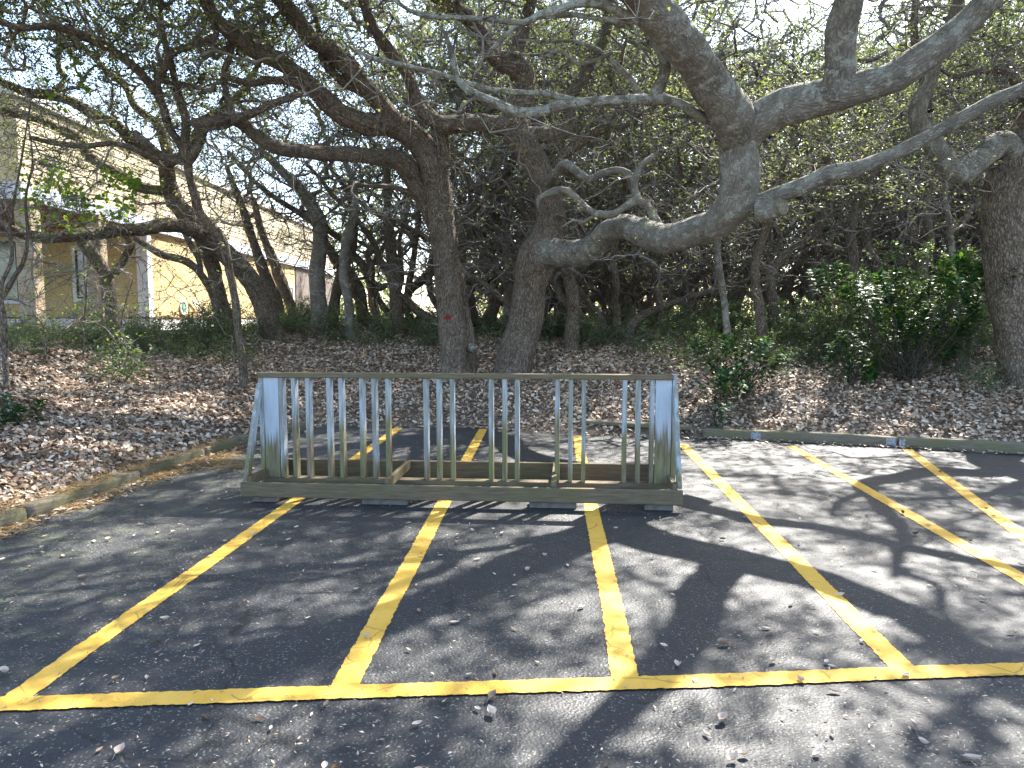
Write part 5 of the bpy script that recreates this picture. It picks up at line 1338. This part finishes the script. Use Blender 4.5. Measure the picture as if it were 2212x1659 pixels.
    dr = np.stack([np.cos(a), np.sin(a), np.zeros(m)], -1); dr = unit(dr - nrm * np.sum(dr * nrm, 1)[:, None])
    L = rng.uniform(0.008, 0.028, m)
    V, F, kk = leaf_arrays(np.stack([x, Y, np.full(m, 0.0105)], -1), dr, nrm, L, L * rng.uniform(0.15, 0.45, m), 0.15, False)
    o = link('leaf_crumbs', mesh_np('leaf_crumbs', V, F, MAT['litter'], attrs={'rnd': np.repeat(rng.beta(2.4, 1.5, m), kk)}))
    tag(o, 'catkins and leaf scraps strewn over the asphalt', kind='stuff')
scatter_litter()
# ground ivy and seedlings as a mat of small leaves
def ground_cover():
    rng = np.random.default_rng(91)
    n = 190000
    Y = rng.uniform(10.0, 23, n); px = rng.uniform(-60, 2280, n); x = (px - CX) / FPX * Y
    nz = fnoise2(x, Y, 0.7, 61, 3)
    d = seg_dist(x, Y)
    w = np.where(px < 560, np.clip((Y - 10.8) / 2, 0, 1) * np.clip((d - 2.0) / 1.5, 0, 1), np.where(px < 1230, np.clip((Y - 14.5) / 2, 0, 1), np.clip((Y - 11.4) / 2.2, 0, 1)))
    path = np.exp(-((x + 5.7 + 0.25 * (Y - 9)) / 0.6) ** 2)
    k = (rng.random(n) < w * np.clip(0.34 + nz * 2.6, 0.02, 1) * (1 - path)) & ~((x < -8.9) & (Y > 17.8))
    x, Y = x[k], Y[k]; m = len(x)
    z = hgt(x, Y) + 0.04 + rng.random(m) ** 2 * 0.22
    o = link('ground_cover', leaves_mesh('ground_cover', np.stack([x, Y, z], -1), MAT['leaf_shrub'], rng, 0.065, 0.55, flat=0.55))
    tag(o, 'small green seedlings and ground cover over the bank', kind='stuff')
ground_cover()

# ---------------------------------------------------------------- single fallen leaves on the asphalt
def fallen_leaves():
    rng = np.random.default_rng(8)
    tones = {'tan': (0.78, 'pale tan'), 'brown': (0.42, 'mid brown'), 'dark': (0.14, 'dark brown'), 'cream': (0.90, 'cream')}
    meshes = {}
    for t, (rv, nm) in tones.items():
        for v in range(3):
            L = 0.068; W = L * (0.42 + 0.06 * v); nl, nw = 7, 4
            V, F = [], []
            curl = (0.006, 0.014, 0.024)[v]; twist = (0.0, 0.2, -0.3)[v]
            for i in range(nl + 1):
                t_ = i / nl; w = W * (math.sin(math.pi * t_ ** 0.85) ** 0.8) if 0 < i < nl else 0.002
                for j in range(nw + 1):
                    s_ = j / nw * 2 - 1
                    V.append(((t_ - 0.5) * L, s_ * w / 2, 0.002 + curl * s_ * s_ * (w / W) + curl * 0.9 * (2 * t_ - 1) ** 2 + s_ * (t_ - 0.5) * twist * 0.02))
            for i in range(nl):
                for j in range(nw):
                    a = i * (nw + 1) + j; F.append((a, a + nw + 1, a + nw + 2, a + 1))
            n0 = len(V); V += [(-0.5 * L - 0.014, 0.003, 0.004), (-0.5 * L - 0.014, 0.0045, 0.004), (-0.5 * L, 0.001, 0.003 + curl), (-0.5 * L, -0.001, 0.003 + curl)]
            F.append((n0, n0 + 1, n0 + 2, n0 + 3))
            V = np.array(V)
            V[:, 2] -= V[:, 2].min()
            me = mesh_np('fallen_leaf', V, np.array(F), MAT['litter'], attrs={'rnd': np.full(len(V), rv)}, smooth=True)
            meshes[(t, v)] = me
    def put(t, v, x, y, rz, s_, label, group):
        o = link('fallen_leaf', meshes[(t, v)])
        o.location = (x, y, 0.0095); o.rotation_euler = (rng.normal() * 0.08, rng.normal() * 0.08, rz); o.scale = (s_, s_ * rng.uniform(0.85, 1.15), s_)
        tag(o, label, 'leaf', group)
    G = 'fallen oak leaves scattered over the asphalt'
    special = [(1062, 1546, 'cream', 2, 1.25, 'curled cream leaf just below the front yellow line, with a small leaf behind it'),
               (1032, 1537, 'cream', 1, 0.8, 'small cream leaf tucked behind the curled one below the front line'),
               (900, 1570, 'tan', 1, 1.0, 'pale tan leaf on dark asphalt left of the curled cream leaf'),
               (1062, 1512, 'brown', 2, 1.3, 'brown leaf touching the lower edge of the front yellow line near its middle'),
               (258, 1630, 'tan', 2, 1.2, 'pale leaf at the very bottom of the view toward the left'),
               (445, 1552, 'dark', 0, 1.0, 'dark brown leaf below the left part of the front line'),
               (1565, 1395, 'brown', 2, 1.35, 'reddish brown leaf on the asphalt in the stall right of the middle line'),
               (1670, 1433, 'tan', 2, 1.1, 'upright curled tan leaf near the slanting right stall line'),
               (1560, 1560, 'tan', 2, 1.4, 'long curled tan leaf beside the trunk shadow on the lower right'),
               (1800, 1497, 'tan', 1, 1.2, 'long pale leaf just below the front line on the right'),
               (2100, 1645, 'tan', 1, 1.3, 'pale leaf in the lower right corner of the asphalt')]
    for px, py, t, v, s_, lab in special:
        p = gp(px, py, 0); put(t, v, p.x, p.y, rng.uniform(0, 6.28), s_ * 0.72, lab, None)
    used = []
    n = 0; tries = 0
    tl = list(tones)
    while n < 235 and tries < 5000:
        tries += 1
        Y = 1.95 + 7.6 * rng.random() ** 1.25; x = rng.uniform(-0.76, 0.76) * Y
        if seg_dist(np.array([x]), np.array([Y]))[0] > -0.12: continue
        if 5.7 < Y < 7.3 and -2.6 < x < 1.7 and rng.random() < 0.7: continue
        t = tl[int(rng.choice(4, p=[0.36, 0.16, 0.12, 0.36]))]
        put(t, int(rng.integers(0, 3)), x, Y, rng.uniform(0, 6.28), rng.uniform(0.4, 0.8), tones[t][1] + ' fallen oak leaf lying flat on the dark asphalt', G)
        n += 1
fallen_leaves()
